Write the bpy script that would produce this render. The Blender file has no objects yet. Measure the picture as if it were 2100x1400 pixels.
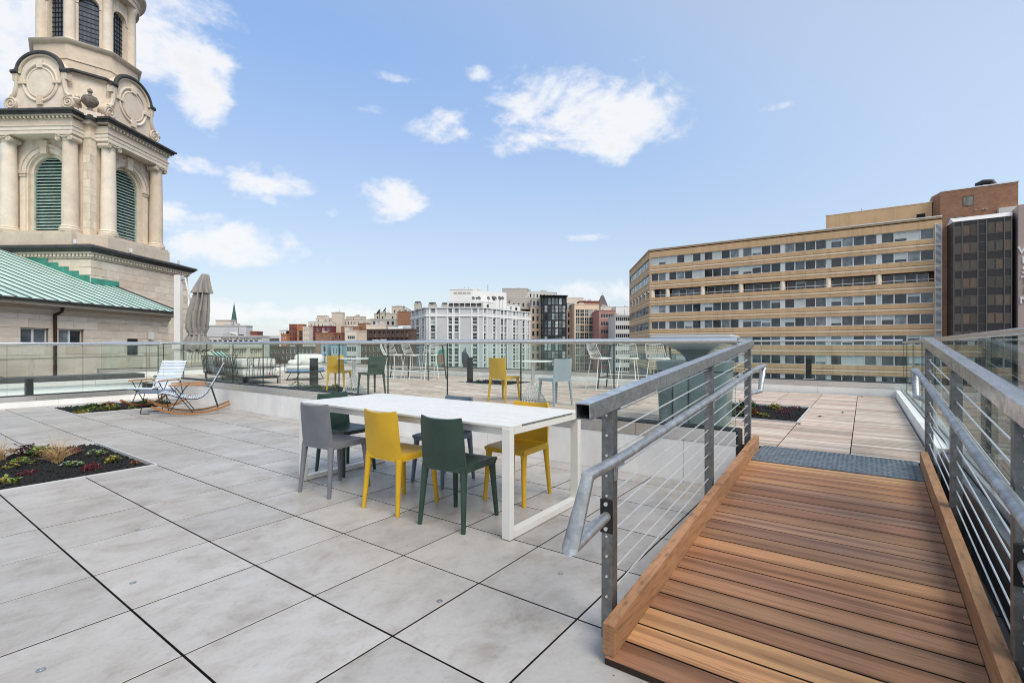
import bpy, math, random
from mathutils import Vector, Matrix
random.seed(7)
SC = bpy.context.scene
COL = SC.collection
PI = math.pi
def rad(d): return math.radians(d)

# ------------------------------------------------------------------ camera, sky, sun, exposure
FPX, HOR, EYE, HEAD = 1005.5, 709.0, 1.31, rad(35.68)
FW = Vector((-math.sin(HEAD), math.cos(HEAD), 0)); RT = Vector((math.cos(HEAD), math.sin(HEAD), 0)); UP = Vector((0, 0, 1))
cam_d = bpy.data.cameras.new('camera'); cam = bpy.data.objects.new('camera', cam_d); COL.objects.link(cam)
cam.location = (0, 0, EYE); cam.rotation_euler = (PI/2, rad(-0.07), HEAD)
cam_d.sensor_width = 36; cam_d.lens = 36*FPX/2100; cam_d.shift_y = 9/2100
cam_d.clip_start = 0.05; cam_d.clip_end = 3000
SC.camera = cam

SUN_EL, SUN_AZ = 50, 108     # azimuth measured clockwise from +Y: high on the right, a little behind the view
W = bpy.data.worlds.new('World'); SC.world = W; W.use_nodes = True
SKY_STRENGTH = 0.105
def build_world():
    nt = W.node_tree; nd = nt.nodes; ln = nt.links; nd.clear()
    out = nd.new('ShaderNodeOutputWorld'); bg = nd.new('ShaderNodeBackground'); ln.new(bg.outputs[0], out.inputs[0])
    sky = nd.new('ShaderNodeTexSky'); sky.sky_type = 'NISHITA'; sky.sun_disc = False
    sky.sun_elevation = rad(SUN_EL); sky.sun_rotation = rad(SUN_AZ)
    sky.altitude = 30; sky.air_density = 1.25; sky.dust_density = 0.6; sky.ozone_density = 3.5
    tc = nd.new('ShaderNodeTexCoord')
    def V(op, a, b=None):
        n = nd.new('ShaderNodeVectorMath'); n.operation = op
        for i, x in enumerate((a, b)):
            if x is None: continue
            if isinstance(x, (tuple, Vector)): n.inputs[i].default_value = tuple(x)
            else: ln.new(x, n.inputs[i])
        return n.outputs['Value'] if op in ('DOT_PRODUCT', 'LENGTH') else n.outputs[0]
    def M(op, a, b=0.0, c=None, cl=False):
        n = nd.new('ShaderNodeMath'); n.operation = op; n.use_clamp = cl
        for i, x in enumerate((a, b, c)):
            if x is None: continue
            if isinstance(x, (int, float)): n.inputs[i].default_value = x
            else: ln.new(x, n.inputs[i])
        return n.outputs[0]
    v = V('NORMALIZE', tc.outputs['Generated'])
    def noise(scale, detail, rough, vec, dist=0.0):
        n = nd.new('ShaderNodeTexNoise'); n.inputs['Scale'].default_value = scale; n.inputs['Detail'].default_value = detail
        n.inputs['Roughness'].default_value = rough; n.inputs['Distortion'].default_value = dist; ln.new(vec, n.inputs['Vector'])
        return n
    sq = V('MULTIPLY', v, (1, 1, 1.7))
    n1 = noise(7.0, 9, 0.62, sq, 0.5).outputs[0]
    n2 = noise(26.0, 8, 0.6, sq, 0.3).outputs[0]
    # cumulus: centre (px, py) of the photograph turned into a direction of the sky, half-sizes in the same units
    blobs = [(300,70,150,115,1.5),(405,190,60,78,1.3),(30,70,190,150,1.7),(350,8,120,45,1.2),(385,338,52,22,0.8),(345,440,42,26,0.8),(480,495,150,52,1.2),(390,480,80,34,1.0),
             (565,388,76,46,1.25),(800,414,74,44,1.2),(683,434,20,13,0.9),(1150,215,130,80,1.3),(1270,232,128,84,1.3),(1065,292,58,28,0.8),(900,272,60,28,1.0),(925,242,36,20,0.7),(985,150,30,15,0.5),
             (735,222,60,12,0.25),(1195,487,44,8,0.7),(1592,219,40,10,0.1),(490,352,36,12,0.1),(820,158,52,14,0.0),
             (640,642,330,22,0.9),(520,668,200,16,0.8),(1215,598,110,26,1.0)]
    acc = None
    for (px, py, a, b, pk) in blobs:
        k = (px-1050)/FPX; m = (HOR-py)/FPX
        c = (FW + RT*k + UP*m); s = 1/c.length; c = c.normalized()
        t = (UP - c*c.z).normalized(); r = t.cross(c)
        u = M('MULTIPLY', V('DOT_PRODUCT', v, r), FPX/(a*s)/1.0)
        w = M('MULTIPLY', V('DOT_PRODUCT', v, t), FPX/(b*s)/1.0)
        q = M('SUBTRACT', pk, M('MULTIPLY', M('ADD', M('MULTIPLY', u, u), M('MULTIPLY', w, w)), max(pk, 0.8)))
        front = M('GREATER_THAN', V('DOT_PRODUCT', v, c), 0.3)
        q = M('SUBTRACT', q, M('MULTIPLY', M('SUBTRACT', 1.0, front), 50.0))
        acc = q if acc is None else M('MAXIMUM', acc, q)
    acc = M('MAXIMUM', acc, -2.0)
    # unseen sky: denser bright cumulus behind and overhead, added to light camera-facing sides
    sep = nd.new('ShaderNodeSeparateXYZ'); ln.new(v, sep.inputs[0])
    beh = M('MULTIPLY', M('SUBTRACT', 0.45, V('DOT_PRODUCT', v, tuple((FW+UP*0.1).normalized()))), 4.0, cl=True)
    n3 = noise(2.6, 3, 0.5, sq, 0.2).outputs[0]
    gen = M('SUBTRACT', M('MULTIPLY', M('SUBTRACT', n3, 0.43), 7.0), M('MULTIPLY', M('SUBTRACT', 1.0, beh), 8.0))
    acc = M('MAXIMUM', acc, gen)
    f = M('ADD', acc, M('ADD', M('MULTIPLY', M('SUBTRACT', n1, 0.52), 6.0), M('MULTIPLY', M('SUBTRACT', n2, 0.5), 2.0)))
    mr = nd.new('ShaderNodeMapRange'); mr.interpolation_type = 'SMOOTHSTEP'
    ln.new(f, mr.inputs['Value']); mr.inputs['From Min'].default_value = -0.35; mr.inputs['From Max'].default_value = 1.45
    mask = M('MULTIPLY', mr.outputs[0], 0.93)
    # cloud body: bright tops, faintly grey cores
    core = nd.new('ShaderNodeMapRange'); ln.new(f, core.inputs['Value']); core.inputs['From Min'].default_value = 0.6; core.inputs['From Max'].default_value = 2.6
    core.inputs['To Min'].default_value = 1.0; core.inputs['To Max'].default_value = 0.86
    cc = nd.new('ShaderNodeMix'); cc.data_type = 'RGBA'; cc.blend_type = 'MIX'
    ln.new(mask, cc.inputs['Factor'])
    # thin bright veil that pales the whole sky
    veil = nd.new('ShaderNodeMix'); veil.data_type = 'RGBA'
    hz = nd.new('ShaderNodeMapRange'); ln.new(sep.outputs[2], hz.inputs['Value']); hz.inputs['From Min'].default_value = 0.0; hz.inputs['From Max'].default_value = 0.62
    hz.inputs['To Min'].default_value = 0.68; hz.inputs['To Max'].default_value = 0.46
    ln.new(hz.outputs[0], veil.inputs['Factor'])
    ln.new(sky.outputs[0], veil.inputs['A']); 
    vz = nd.new('ShaderNodeMix'); vz.data_type = 'RGBA'; zr = nd.new('ShaderNodeMapRange'); ln.new(sep.outputs[2], zr.inputs['Value']); zr.inputs['From Min'].default_value = 0.10; zr.inputs['From Max'].default_value = 0.52
    ln.new(zr.outputs[0], vz.inputs['Factor']); vz.inputs['A'].default_value = (5.2, 5.75, 6.5, 1); vz.inputs['B'].default_value = (2.9, 4.7, 8.3, 1)
    gl = nd.new('ShaderNodeMapRange'); gl.interpolation_type = 'SMOOTHSTEP'; ln.new(V('DOT_PRODUCT', v, (math.sin(rad(SUN_AZ))*math.cos(rad(SUN_EL)), math.cos(rad(SUN_AZ))*math.cos(rad(SUN_EL)), math.sin(rad(SUN_EL)))), gl.inputs['Value'])
    gl.inputs['From Min'].default_value = -0.2; gl.inputs['From Max'].default_value = 0.25
    vs = nd.new('ShaderNodeMix'); vs.data_type = 'RGBA'; ln.new(gl.outputs[0], vs.inputs['Factor']); ln.new(vz.outputs['Result'], vs.inputs['A']); vs.inputs['B'].default_value = (5.7, 6.7, 8.1, 1)   # bright haze around the sun
    ln.new(vs.outputs['Result'], veil.inputs['B'])
    cl = V('SCALE', (7.0, 7.02, 7.1)); 
    ln.new(core.outputs[0], cl.node.inputs['Scale'])
    ln.new(veil.outputs['Result'], cc.inputs['A']); ln.new(cl, cc.inputs['B'])
    ln.new(cc.outputs['Result'], bg.inputs[0]); bg.inputs[1].default_value = SKY_STRENGTH
build_world()
sun_d = bpy.data.lights.new('sun', 'SUN'); sun = bpy.data.objects.new('sun', sun_d); COL.objects.link(sun)
sun_d.energy = 2.3; sun_d.angle = rad(36); sun_d.color = (1.0, 0.92, 0.80)
_sd = Vector((math.sin(rad(SUN_AZ))*math.cos(rad(SUN_EL)), math.cos(rad(SUN_AZ))*math.cos(rad(SUN_EL)), math.sin(rad(SUN_EL))))
sun.rotation_euler = (-_sd).to_track_quat('-Z', 'Y').to_euler()
SC.view_settings.view_transform = 'Standard'; SC.view_settings.look = 'None'; SC.view_settings.exposure = 0.45; SC.view_settings.gamma = 1.0
SC.view_settings.use_curve_mapping = False
SC.render.engine = 'CYCLES'
SC.cycles.max_bounces = 10; SC.cycles.transparent_max_bounces = 24; SC.cycles.caustics_reflective = False; SC.cycles.caustics_refractive = False
SC.cycles.use_denoising = True; SC.cycles.pixel_filter_type = 'BLACKMAN_HARRIS'; SC.cycles.filter_width = 1.05

# ------------------------------------------------------------------ helpers
def at(px, d, z=0.0):
    p = FW*d + RT*((px-1050)/FPX*d); return Vector((p.x, p.y, z))
def zat(py, d): return EYE + (HOR-py)/FPX*d
class MB:
    def __init__(s): s.v = []; s.f = []; s.m = []; s.mi = 0
    def add(s, vs, fs, m=None):
        o = len(s.v); s.v += [tuple(x) for x in vs]
        for q in fs: s.f.append(tuple(i+o for i in q)); s.m.append(s.mi if m is None else m)
        return s
    def box(s, x0, x1, y0, y1, z0, z1, m=None):
        return s.add([(x0,y0,z0),(x1,y0,z0),(x1,y1,z0),(x0,y1,z0),(x0,y0,z1),(x1,y0,z1),(x1,y1,z1),(x0,y1,z1)],
                     [(3,2,1,0),(4,5,6,7),(0,1,5,4),(1,2,6,5),(2,3,7,6),(3,0,4,7)], m)
    def cbox(s, x0, x1, y0, y1, z0, z1, c=0.01, m=None, ms=None):
        """box with its four vertical and top edges chamfered"""
        p = lambda k, z: [(x0+k,y0,z),(x1-k,y0,z),(x1,y0+k,z),(x1,y1-k,z),(x1-k,y1,z),(x0+k,y1,z),(x0,y1-k,z),(x0,y0+k,z)]
        a = p(c, z0); b = p(c, z1-c)
        t = [(x0+c*1.4,y0+c,z1),(x1-c*1.4,y0+c,z1),(x1-c,y0+c*1.4,z1),(x1-c,y1-c*1.4,z1),(x1-c*1.4,y1-c,z1),(x0+c*1.4,y1-c,z1),(x0+c,y1-c*1.4,z1),(x0+c,y0+c*1.4,z1)]
        fs = [tuple(range(7,-1,-1)), tuple(range(16,24))]
        for r in (0, 8):
            for i in range(8): fs.append((r+i, r+(i+1)%8, r+8+(i+1)%8, r+8+i))
        s.add(a+b+t, fs, m)
        if ms is not None: s.m[-16:-8] = [ms]*8
        return s
    def bar(s, p, q, w, h, up=(0,0,1), m=None, w2=None, h2=None):
        p = Vector(p); q = Vector(q); d = (q-p).normalized(); u = Vector(up)
        if abs(d.dot(u)) > 0.99: u = Vector((0,1,0))
        r = d.cross(u).normalized(); u = r.cross(d).normalized()
        w2 = w if w2 is None else w2; h2 = h if h2 is None else h2
        vs = []
        for c, a, b in ((p,w,h),(q,w2,h2)):
            for i, j in ((-1,-1),(1,-1),(1,1),(-1,1)): vs.append(c+r*(i*a/2)+u*(j*b/2))
        return s.add(vs, [(0,1,2,3),(7,6,5,4),(1,0,4,5),(2,1,5,6),(3,2,6,7),(0,3,7,4)], m)
    def tube(s, path, r, n=8, m=None, closed=False, radii=None):
        P = [Vector(p) for p in path]; L = len(P); vs = []; fs = []
        t0 = (P[1]-P[0]).normalized(); u = t0.orthogonal().normalized()
        for i in range(L):
            if closed: t = (P[(i+1)%L]-P[i-1]).normalized()
            elif i == 0: t = t0
            elif i == L-1: t = (P[i]-P[i-1]).normalized()
            else:
                t = ((P[i]-P[i-1]).normalized()+(P[i+1]-P[i]).normalized())
                t = t.normalized() if t.length > 1e-6 else (P[i+1]-P[i]).normalized()
            u = (u - t*u.dot(t)); u = u.normalized() if u.length > 1e-6 else t.orthogonal().normalized()
            w = t.cross(u); rr = radii[i] if radii else r
            k = 1.0
            if 0 < i < L-1 and not closed:
                cs = (P[i]-P[i-1]).normalized().dot(t); k = 1/max(cs, 0.5)
            for j in range(n):
                a = 2*PI*j/n; vs.append(P[i]+(u*math.cos(a)+w*math.sin(a))*rr*(k if k < 1.6 else 1.6))
        for i in range(L if closed else L-1):
            i2 = (i+1) % L
            for j in range(n): fs.append((i*n+j, i*n+(j+1)%n, i2*n+(j+1)%n, i2*n+j))
        if not closed: fs.append(tuple(range(n-1,-1,-1))); fs.append(tuple(range((L-1)*n, L*n)))
        return s.add(vs, fs, m)
    def lathe(s, prof, n=16, c=(0,0,0), m=None, cap=True, sx=1, sy=1, a0=0.0):
        vs = []; fs = []
        for r, z in prof:
            for j in range(n):
                a = 2*PI*j/n+a0; vs.append((c[0]+r*sx*math.cos(a), c[1]+r*sy*math.sin(a), c[2]+z))
        for i in range(len(prof)-1):
            for j in range(n): fs.append((i*n+j, i*n+(j+1)%n, (i+1)*n+(j+1)%n, (i+1)*n+j))
        if cap: fs.append(tuple(range(n-1,-1,-1))); fs.append(tuple(range((len(prof)-1)*n, len(prof)*n)))
        return s.add(vs, fs, m)
    def ext(s, poly, vec, m=None):
        """polygon (3D points) extruded along vec"""
        n = len(poly); P = [Vector(p) for p in poly]; vec = Vector(vec)
        return s.add(P+[p+vec for p in P], [tuple(range(n-1,-1,-1)), tuple(range(n,2*n))]+[(i,(i+1)%n,n+(i+1)%n,n+i) for i in range(n)], m)
    def quad(s, a, b, c, d, m=None): return s.add([a,b,c,d], [(0,1,2,3)], m)
    def grid(s, fn, nu, nv, m=None, wrap=False):
        vs = [fn(i/nu, j/nv) for j in range(nv+1) for i in range(nu+1)]; k = nu+1
        return s.add(vs, [(j*k+i, j*k+i+1, (j+1)*k+i+1, (j+1)*k+i) for j in range(nv) for i in range(nu)], m)
    def shell(s, fn, nu, nv, th, m=None):
        """a curved sheet with real thickness: fn(u,v) the middle surface"""
        e = 1e-3; k = nu+1; A = []; B = []
        for j in range(nv+1):
            for i in range(nu+1):
                u = i/nu; v = j/nv
                p = Vector(fn(u, v)); du = Vector(fn(min(u+e,1), v))-Vector(fn(max(u-e,0), v)); dv = Vector(fn(u, min(v+e,1)))-Vector(fn(u, max(v-e,0)))
                nn = du.cross(dv).normalized(); A.append(p+nn*th/2); B.append(p-nn*th/2)
        N = len(A); fs = []
        for j in range(nv):
            for i in range(nu):
                a = j*k+i; fs.append((a,a+1,a+k+1,a+k)); fs.append((N+a+k,N+a+k+1,N+a+1,N+a))
        for i in range(nu):
            fs.append((N+i,N+i+1,i+1,i)); b = nv*k+i; fs.append((b,b+1,N+b+1,N+b))
        for j in range(nv):
            a = j*k; fs.append((a,a+k,N+a+k,N+a)); b = j*k+nu; fs.append((N+b,N+b+k,b+k,b))
        return s.add(A+B, fs, m)
    def xf(s, M): s.v = [tuple(M @ Vector(p)) for p in s.v]; return s
    def mesh(s, name, mats, smooth=None):
        me = bpy.data.meshes.new(name); me.from_pydata(s.v, [], s.f)
        if not isinstance(mats, (list, tuple)): mats = [mats]
        for m in mats: me.materials.append(m)
        if len(mats) > 1: me.polygons.foreach_set('material_index', s.m)
        if smooth:
            me.polygons.foreach_set('use_smooth', [True]*len(s.f)); me.set_sharp_from_angle(angle=rad(smooth))
        me.update(); return me
    def build(s, name, mats, parent=None, smooth=None, loc=None, rot=None, **kw):
        return link(name, s.mesh(name, mats, smooth), parent, loc, rot, **kw)
def link(name, me, parent=None, loc=None, rot=None, scale=None, **kw):
    o = bpy.data.objects.new(name, me); COL.objects.link(o)
    if parent is not None: o.parent = parent
    if loc is not None: o.location = loc
    if rot is not None: o.rotation_euler = (0, 0, rot) if isinstance(rot, (int, float)) else rot
    if scale is not None: o.scale = scale
    for k, v in kw.items(): o[k if k != 'cat' else 'category'] = v
    return o
def thing(name, label, cat, loc=(0,0,0), rot=0.0, group=None):
    o = bpy.data.objects.new(name, None); COL.objects.link(o); o.location = loc; o.rotation_euler = (0,0,rot)
    o.empty_display_size = 0.1
    o['label'] = label; o['category'] = cat
    if group: o['group'] = group
    return o
def copy_tree(o, parent=None):
    c = o.copy(); COL.objects.link(c); c.parent = parent
    for ch in list(o.children): copy_tree(ch, c)
    return c
def dup(o, loc, rot, label, group=None):
    c = copy_tree(o); c.location = loc; c.rotation_euler = (0, 0, rot); c['label'] = label
    if group: c['group'] = group
    return c
CUBE = {}
def unit(mat):
    if mat.name not in CUBE: CUBE[mat.name] = MB().box(0,1,0,1,0,1).mesh('block', mat)
    return CUBE[mat.name]

# ------------------------------------------------------------------ materials
MATS = {}
class NT:
    def __init__(s, name):
        m = bpy.data.materials.new(name); m.use_nodes = True; s.mat = m; s.nt = m.node_tree; s.nd = s.nt.nodes; s.ln = s.nt.links
        s.b = s.nd['Principled BSDF']; s._tc = None; MATS[name] = m
    def n(s, t, **kw):
        x = s.nd.new(t)
        for k, v in kw.items(): setattr(x, k, v)
        return x
    def set(s, node, **kw):
        for k, v in kw.items():
            i = node.inputs[k.replace('_', ' ')] if k.replace('_', ' ') in node.inputs else node.inputs[k]
            if hasattr(v, 'is_output'): s.ln.new(v, i)
            else: i.default_value = (*v, 1) if isinstance(v, tuple) and len(v) == 3 and i.type == 'RGBA' else v
        return node
    def coord(s, kind='Object', scale=(1,1,1), rnd=0.0, rot=(0,0,0)):
        tc = s.n('ShaderNodeTexCoord'); src = tc.outputs['Object' if kind == 'World' else kind]
        if kind == 'World': src = s.n('ShaderNodeNewGeometry').outputs['Position']
        if rnd:
            oi = s.n('ShaderNodeObjectInfo'); vm = s.n('ShaderNodeVectorMath', operation='MULTIPLY_ADD')
            cx = s.n('ShaderNodeCombineXYZ'); s.ln.new(oi.outputs['Random'], cx.inputs[0]); s.ln.new(oi.outputs['Random'], cx.inputs[1]); s.ln.new(oi.outputs['Random'], cx.inputs[2])
            s.ln.new(cx.outputs[0], vm.inputs[0]); vm.inputs[1].default_value = (rnd, rnd*1.7, rnd*0.6); s.ln.new(src, vm.inputs[2]); src = vm.outputs[0]
        mp = s.n('ShaderNodeMapping'); mp.inputs['Scale'].default_value = scale; mp.inputs['Rotation'].default_value = rot
        s.ln.new(src, mp.inputs[0]); return mp.outputs[0]
    def noise(s, vec, scale, detail=5, rough=0.6, dist=0.0):
        n = s.n('ShaderNodeTexNoise'); s.ln.new(vec, n.inputs['Vector'])
        s.set(n, Scale=scale, Detail=detail, Roughness=rough, Distortion=dist); return n.outputs[0]
    def ramp(s, fac, stops):
        r = s.n('ShaderNodeValToRGB'); s.ln.new(fac, r.inputs[0]); e = r.color_ramp.elements
        while len(e) < len(stops): e.new(0.5)
        for i, (p, c) in enumerate(stops):
            e[i].position = p; e[i].color = (*c, 1) if isinstance(c, tuple) else (c, c, c, 1)
        return r.outputs[0]
    def mix(s, a, b, fac, mode='MIX'):
        m = s.n('ShaderNodeMix', data_type='RGBA', blend_type=mode)
        for nme, x in (('Factor', fac), ('A', a), ('B', b)):
            if hasattr(x, 'is_output'): s.ln.new(x, m.inputs[nme])
            else: m.inputs[nme].default_value = (*x, 1) if isinstance(x, tuple) else ((x,x,x,1) if nme != 'Factor' else x)
        return m.outputs['Result']
    def bump(s, h, strength=0.3, dist=0.01):
        b = s.n('ShaderNodeBump'); s.ln.new(h, b.inputs['Height']); b.inputs['Strength'].default_value = strength; b.inputs['Distance'].default_value = dist
        s.ln.new(b.outputs[0], s.b.inputs['Normal'])
    def rnd(s):
        oi = s.n('ShaderNodeObjectInfo'); ge = s.n('ShaderNodeNewGeometry'); a = s.n('ShaderNodeMath', operation='ADD')
        s.ln.new(oi.outputs['Random'], a.inputs[0]); s.ln.new(ge.outputs['Random Per Island'], a.inputs[1])
        b = s.n('ShaderNodeMath', operation='FRACT'); s.ln.new(a.outputs[0], b.inputs[0]); return b.outputs[0]
def plain(name, col, rough=0.5, metal=0.0, var=0.12, scale=8.0, bump=0.0, spec=0.5, kind='Object', rnd=3.0, stretch=(1,1,1), lo=None):
    t = NT(name); v = t.coord(kind, stretch, rnd); n = t.noise(v, scale, 6, 0.62)
    a = tuple(c*(1-var) for c in col) if lo is None else lo; b = tuple(min(1, c*(1+var*0.7)) for c in col)
    c = t.ramp(n, [(0.3, a), (0.7, b)])
    t.set(t.b, Base_Color=c, Metallic=metal, Roughness=rough); t.b.inputs['Specular IOR Level'].default_value = spec
    if var > 0: t.ln.new(t.ramp(n, [(0.2, rough*0.85), (0.8, min(1, rough*1.15))]), t.b.inputs['Roughness'])
    if bump: t.bump(n, bump)
    return t.mat
# stone, tile, wood, metal, plastic, glass
def m_tile():
    t = NT('porcelain_tile'); v = t.coord('Object', (1.0,0.72,1), 9.0, (0,0,0.5))
    n = t.noise(v, 4.2, 10, 0.72, 0.25); n2 = t.noise(t.coord('Object', (1,1,1), 5.0), 34.0, 5, 0.7)
    c = t.ramp(n, [(0.28, (0.29,0.262,0.235)), (0.41, (0.385,0.36,0.333)), (0.54, (0.45,0.43,0.41)), (0.74, (0.495,0.48,0.465))])
    oi = t.n('ShaderNodeObjectInfo'); c = t.mix(c, t.ramp(oi.outputs['Random'], [(0, 0.86), (1, 1.02)]), 1.0, 'MULTIPLY')
    c = t.mix(c, t.ramp(n2, [(0.28, 0.55), (0.45, 1.0), (0.75, 1.08)]), 0.35, 'MULTIPLY')
    vo = t.n('ShaderNodeTexVoronoi'); t.ln.new(t.coord('Object', (1,1,1), 13.0), vo.inputs['Vector']); vo.inputs['Scale'].default_value = 7.0
    c = t.mix((0.03,0.026,0.022), c, t.ramp(vo.outputs['Distance'], [(0.018, 0.0), (0.035, 1.0)]))       # scattered grit
    st = t.noise(t.coord('World', (1,1,1)), 0.55, 4, 0.6); c = t.mix(c, t.ramp(st, [(0.35, (0.90,0.88,0.86)), (0.6, (1.0,1.0,1.0))]), 0.9, 'MULTIPLY')
    t.set(t.b, Base_Color=c, Roughness=t.ramp(n, [(0.3, 0.52), (0.7, 0.36)])); t.b.inputs['Specular IOR Level'].default_value = 0.5
    t.bump(n2, 0.05, 0.004); return t.mat
def m_wood(name, cols, grain=(1.0, 14, 14), rough=0.5, scale=1.0, spec=0.35, fig=0.55):
    t = NT(name); v = t.coord('Object', grain, 11.0); r = t.rnd()
    vv = t.n('ShaderNodeVectorMath', operation='MULTIPLY_ADD'); cx = t.n('ShaderNodeCombineXYZ')
    for i in range(3): t.ln.new(r, cx.inputs[i])
    t.ln.new(cx.outputs[0], vv.inputs[0]); vv.inputs[1].default_value = (37, 53, 29); t.ln.new(v, vv.inputs[2]); v = vv.outputs[0]
    n = t.noise(v, scale*1.6, 6, 0.65, 0.4)
    vf = t.n('ShaderNodeVectorMath', operation='MULTIPLY'); t.ln.new(v, vf.inputs[0]); vf.inputs[1].default_value = (1.6, 4.5, 4.5); nf = t.noise(vf.outputs[0], scale*1.7, 4, 0.6, 0.3)
    w = t.n('ShaderNodeTexWave', wave_type='BANDS', bands_direction='Y'); t.ln.new(v, w.inputs['Vector']); t.set(w, Scale=0.16*scale, Distortion=9.0, Detail=3, Detail_Scale=0.5)
    base = t.ramp(r, [(i/max(1, len(cols)-1), c) for i, c in enumerate(cols)])
    dark = t.mix(base, (0.36,0.31,0.28), 1.0, 'MULTIPLY')
    c = t.mix(base, dark, t.ramp(n, [(0.48, 0.0), (0.80, 0.55)]))
    c = t.mix(c, dark, t.ramp(w.outputs[0], [(0.55, 0.0), (1.0, fig)]))
    c = t.mix(c, t.ramp(nf, [(0.33, 0.42), (0.47, 0.95), (0.7, 1.12)]), 0.72, 'MULTIPLY')
    big = t.noise(t.coord('Object', (1.1,3,3), 4.0), 2.0, 4, 0.6)
    c = t.mix(c, t.ramp(big, [(0.3, 0.84), (0.7, 1.06)]), 0.6, 'MULTIPLY')
    t.set(t.b, Base_Color=c, Roughness=t.ramp(n, [(0.3, rough), (0.8, rough+0.2)])); t.b.inputs['Specular IOR Level'].default_value = spec
    t.bump(n, 0.18, 0.004); return t.mat
def m_galv(name='galvanized_steel', col=(0.44,0.45,0.46), rough=0.42):
    t = NT(name); v = t.coord('Object', (1,1,1), 6.0)
    vo = t.n('ShaderNodeTexVoronoi'); t.ln.new(v, vo.inputs['Vector']); vo.inputs['Scale'].default_value = 42
    n = t.noise(v, 9.0, 6, 0.7)
    c = t.mix(t.ramp(n, [(0.3, tuple(x*0.62 for x in col)), (0.7, tuple(min(1, x*1.25) for x in col))]), t.ramp(vo.outputs['Color'], [(0.2, 0.82), (0.8, 1.1)]), 0.8, 'MULTIPLY')
    t.set(t.b, Base_Color=c, Metallic=0.85, Roughness=t.ramp(n, [(0.25, rough+0.16), (0.75, rough-0.08)])); t.bump(n, 0.06, 0.004); return t.mat
def m_glass(name, tint=(0.84,0.93,0.90), refl=1.0, dirt=0.02):
    t = NT(name); t.nd.remove(t.b); out = t.nd['Material Output']
    tr = t.n('ShaderNodeBsdfTransparent'); tr.inputs[0].default_value = (*tint, 1)
    gl = t.n('ShaderNodeBsdfGlossy'); gl.inputs['Roughness'].default_value = 0.0; gl.inputs[0].default_value = (0.95,1.0,0.98,1)
    ge = t.n('ShaderNodeNewGeometry'); dt = t.n('ShaderNodeVectorMath', operation='DOT_PRODUCT'); t.ln.new(ge.outputs['Incoming'], dt.inputs[0]); t.ln.new(ge.outputs['Normal'], dt.inputs[1])
    def mm(op, a, b, cl=False):
        n = t.n('ShaderNodeMath', operation=op, use_clamp=cl)
        for i, x in enumerate((a, b)):
            if hasattr(x, 'is_output'): t.ln.new(x, n.inputs[i])
            else: n.inputs[i].default_value = x
        return n.outputs[0]
    fz = mm('POWER', mm('SUBTRACT', 1.0, mm('ABSOLUTE', dt.outputs['Value'], 0.0), True), 5.0)      # Schlick reflectance, alike on both faces
    mu = t.n('ShaderNodeMath', operation='MULTIPLY', use_clamp=True); t.ln.new(mm('ADD', mm('MULTIPLY', fz, 0.955), 0.045), mu.inputs[0]); mu.inputs[1].default_value = refl
    mx = t.n('ShaderNodeMixShader'); t.ln.new(mu.outputs[0], mx.inputs[0]); t.ln.new(tr.outputs[0], mx.inputs[1]); t.ln.new(gl.outputs[0], mx.inputs[2])
    df = t.n('ShaderNodeBsdfDiffuse'); df.inputs[0].default_value = (0.75,0.85,0.80,1); m2 = t.n('ShaderNodeMixShader')
    n = t.noise(t.coord('Object', (1,1,1), 2.0), 3.0, 5, 0.7); t.ln.new(t.ramp(n, [(0.4, dirt*0.3), (0.8, dirt*2)]), m2.inputs[0])
    t.ln.new(mx.outputs[0], m2.inputs[1]); t.ln.new(df.outputs[0], m2.inputs[2]); t.ln.new(m2.outputs[0], out.inputs[0]); return t.mat
def m_window(name, stops, rough=0.06, spec=0.45, blind=True):
    """window glass: dark pane over a room or a drawn blind, the tone a matter of each window"""
    t = NT(name); r = t.rnd(); base = t.ramp(r, stops)
    n = t.noise(t.coord('Object', (1,1,1), 20.0), 0.9, 3, 0.6); base = t.mix(base, t.ramp(n, [(0.35, 0.45), (0.65, 1.15)]), 0.9, 'MULTIPLY')  # mottling imitates cloud reflections in the pane colour
    t.set(t.b, Base_Color=base, Roughness=rough); t.b.inputs['Specular IOR Level'].default_value = spec; t.b.inputs['IOR'].default_value = 1.45; return t.mat
def m_stone(name, cols, dirty=0.35, scale=1.0):
    """limestone: tone differs block by block, weather streaks run down"""
    t = NT(name); r = t.rnd(); base = t.ramp(r, [(i/(len(cols)-1), c) for i, c in enumerate(cols)])
    n = t.noise(t.coord('Object', (1,1,1), 7.0), 1.3*scale, 8, 0.68); n2 = t.noise(t.coord('World', (1.6,1.6,0.22)), 1.1*scale, 7, 0.7)
    c = t.mix(base, t.ramp(n, [(0.3, 0.80), (0.7, 1.06)]), 0.9, 'MULTIPLY')
    c = t.mix(c, (0.10,0.095,0.085), t.ramp(n2, [(0.60, 0.0), (0.85, dirty)]))
    t.set(t.b, Base_Color=c, Roughness=0.85); t.bump(n, 0.25, 0.03); return t.mat
def m_copper():
    t = NT('copper_patina'); r = t.rnd(); n = t.noise(t.coord('World', (0.5,0.5,0.5)), 1.2, 8, 0.7); n2 = t.noise(t.coord('World', (2.5,2.5,0.4)), 1.2, 6, 0.7)
    c = t.ramp(n, [(0.25, (0.33,0.50,0.44)), (0.5, (0.50,0.68,0.615)), (0.75, (0.62,0.77,0.71))]); c = t.mix(c, (0.15,0.14,0.08), t.ramp(n2, [(0.58, 0.0), (0.8, 0.45)]))
    t.set(t.b, Base_Color=c, Roughness=0.6); return t.mat
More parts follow.
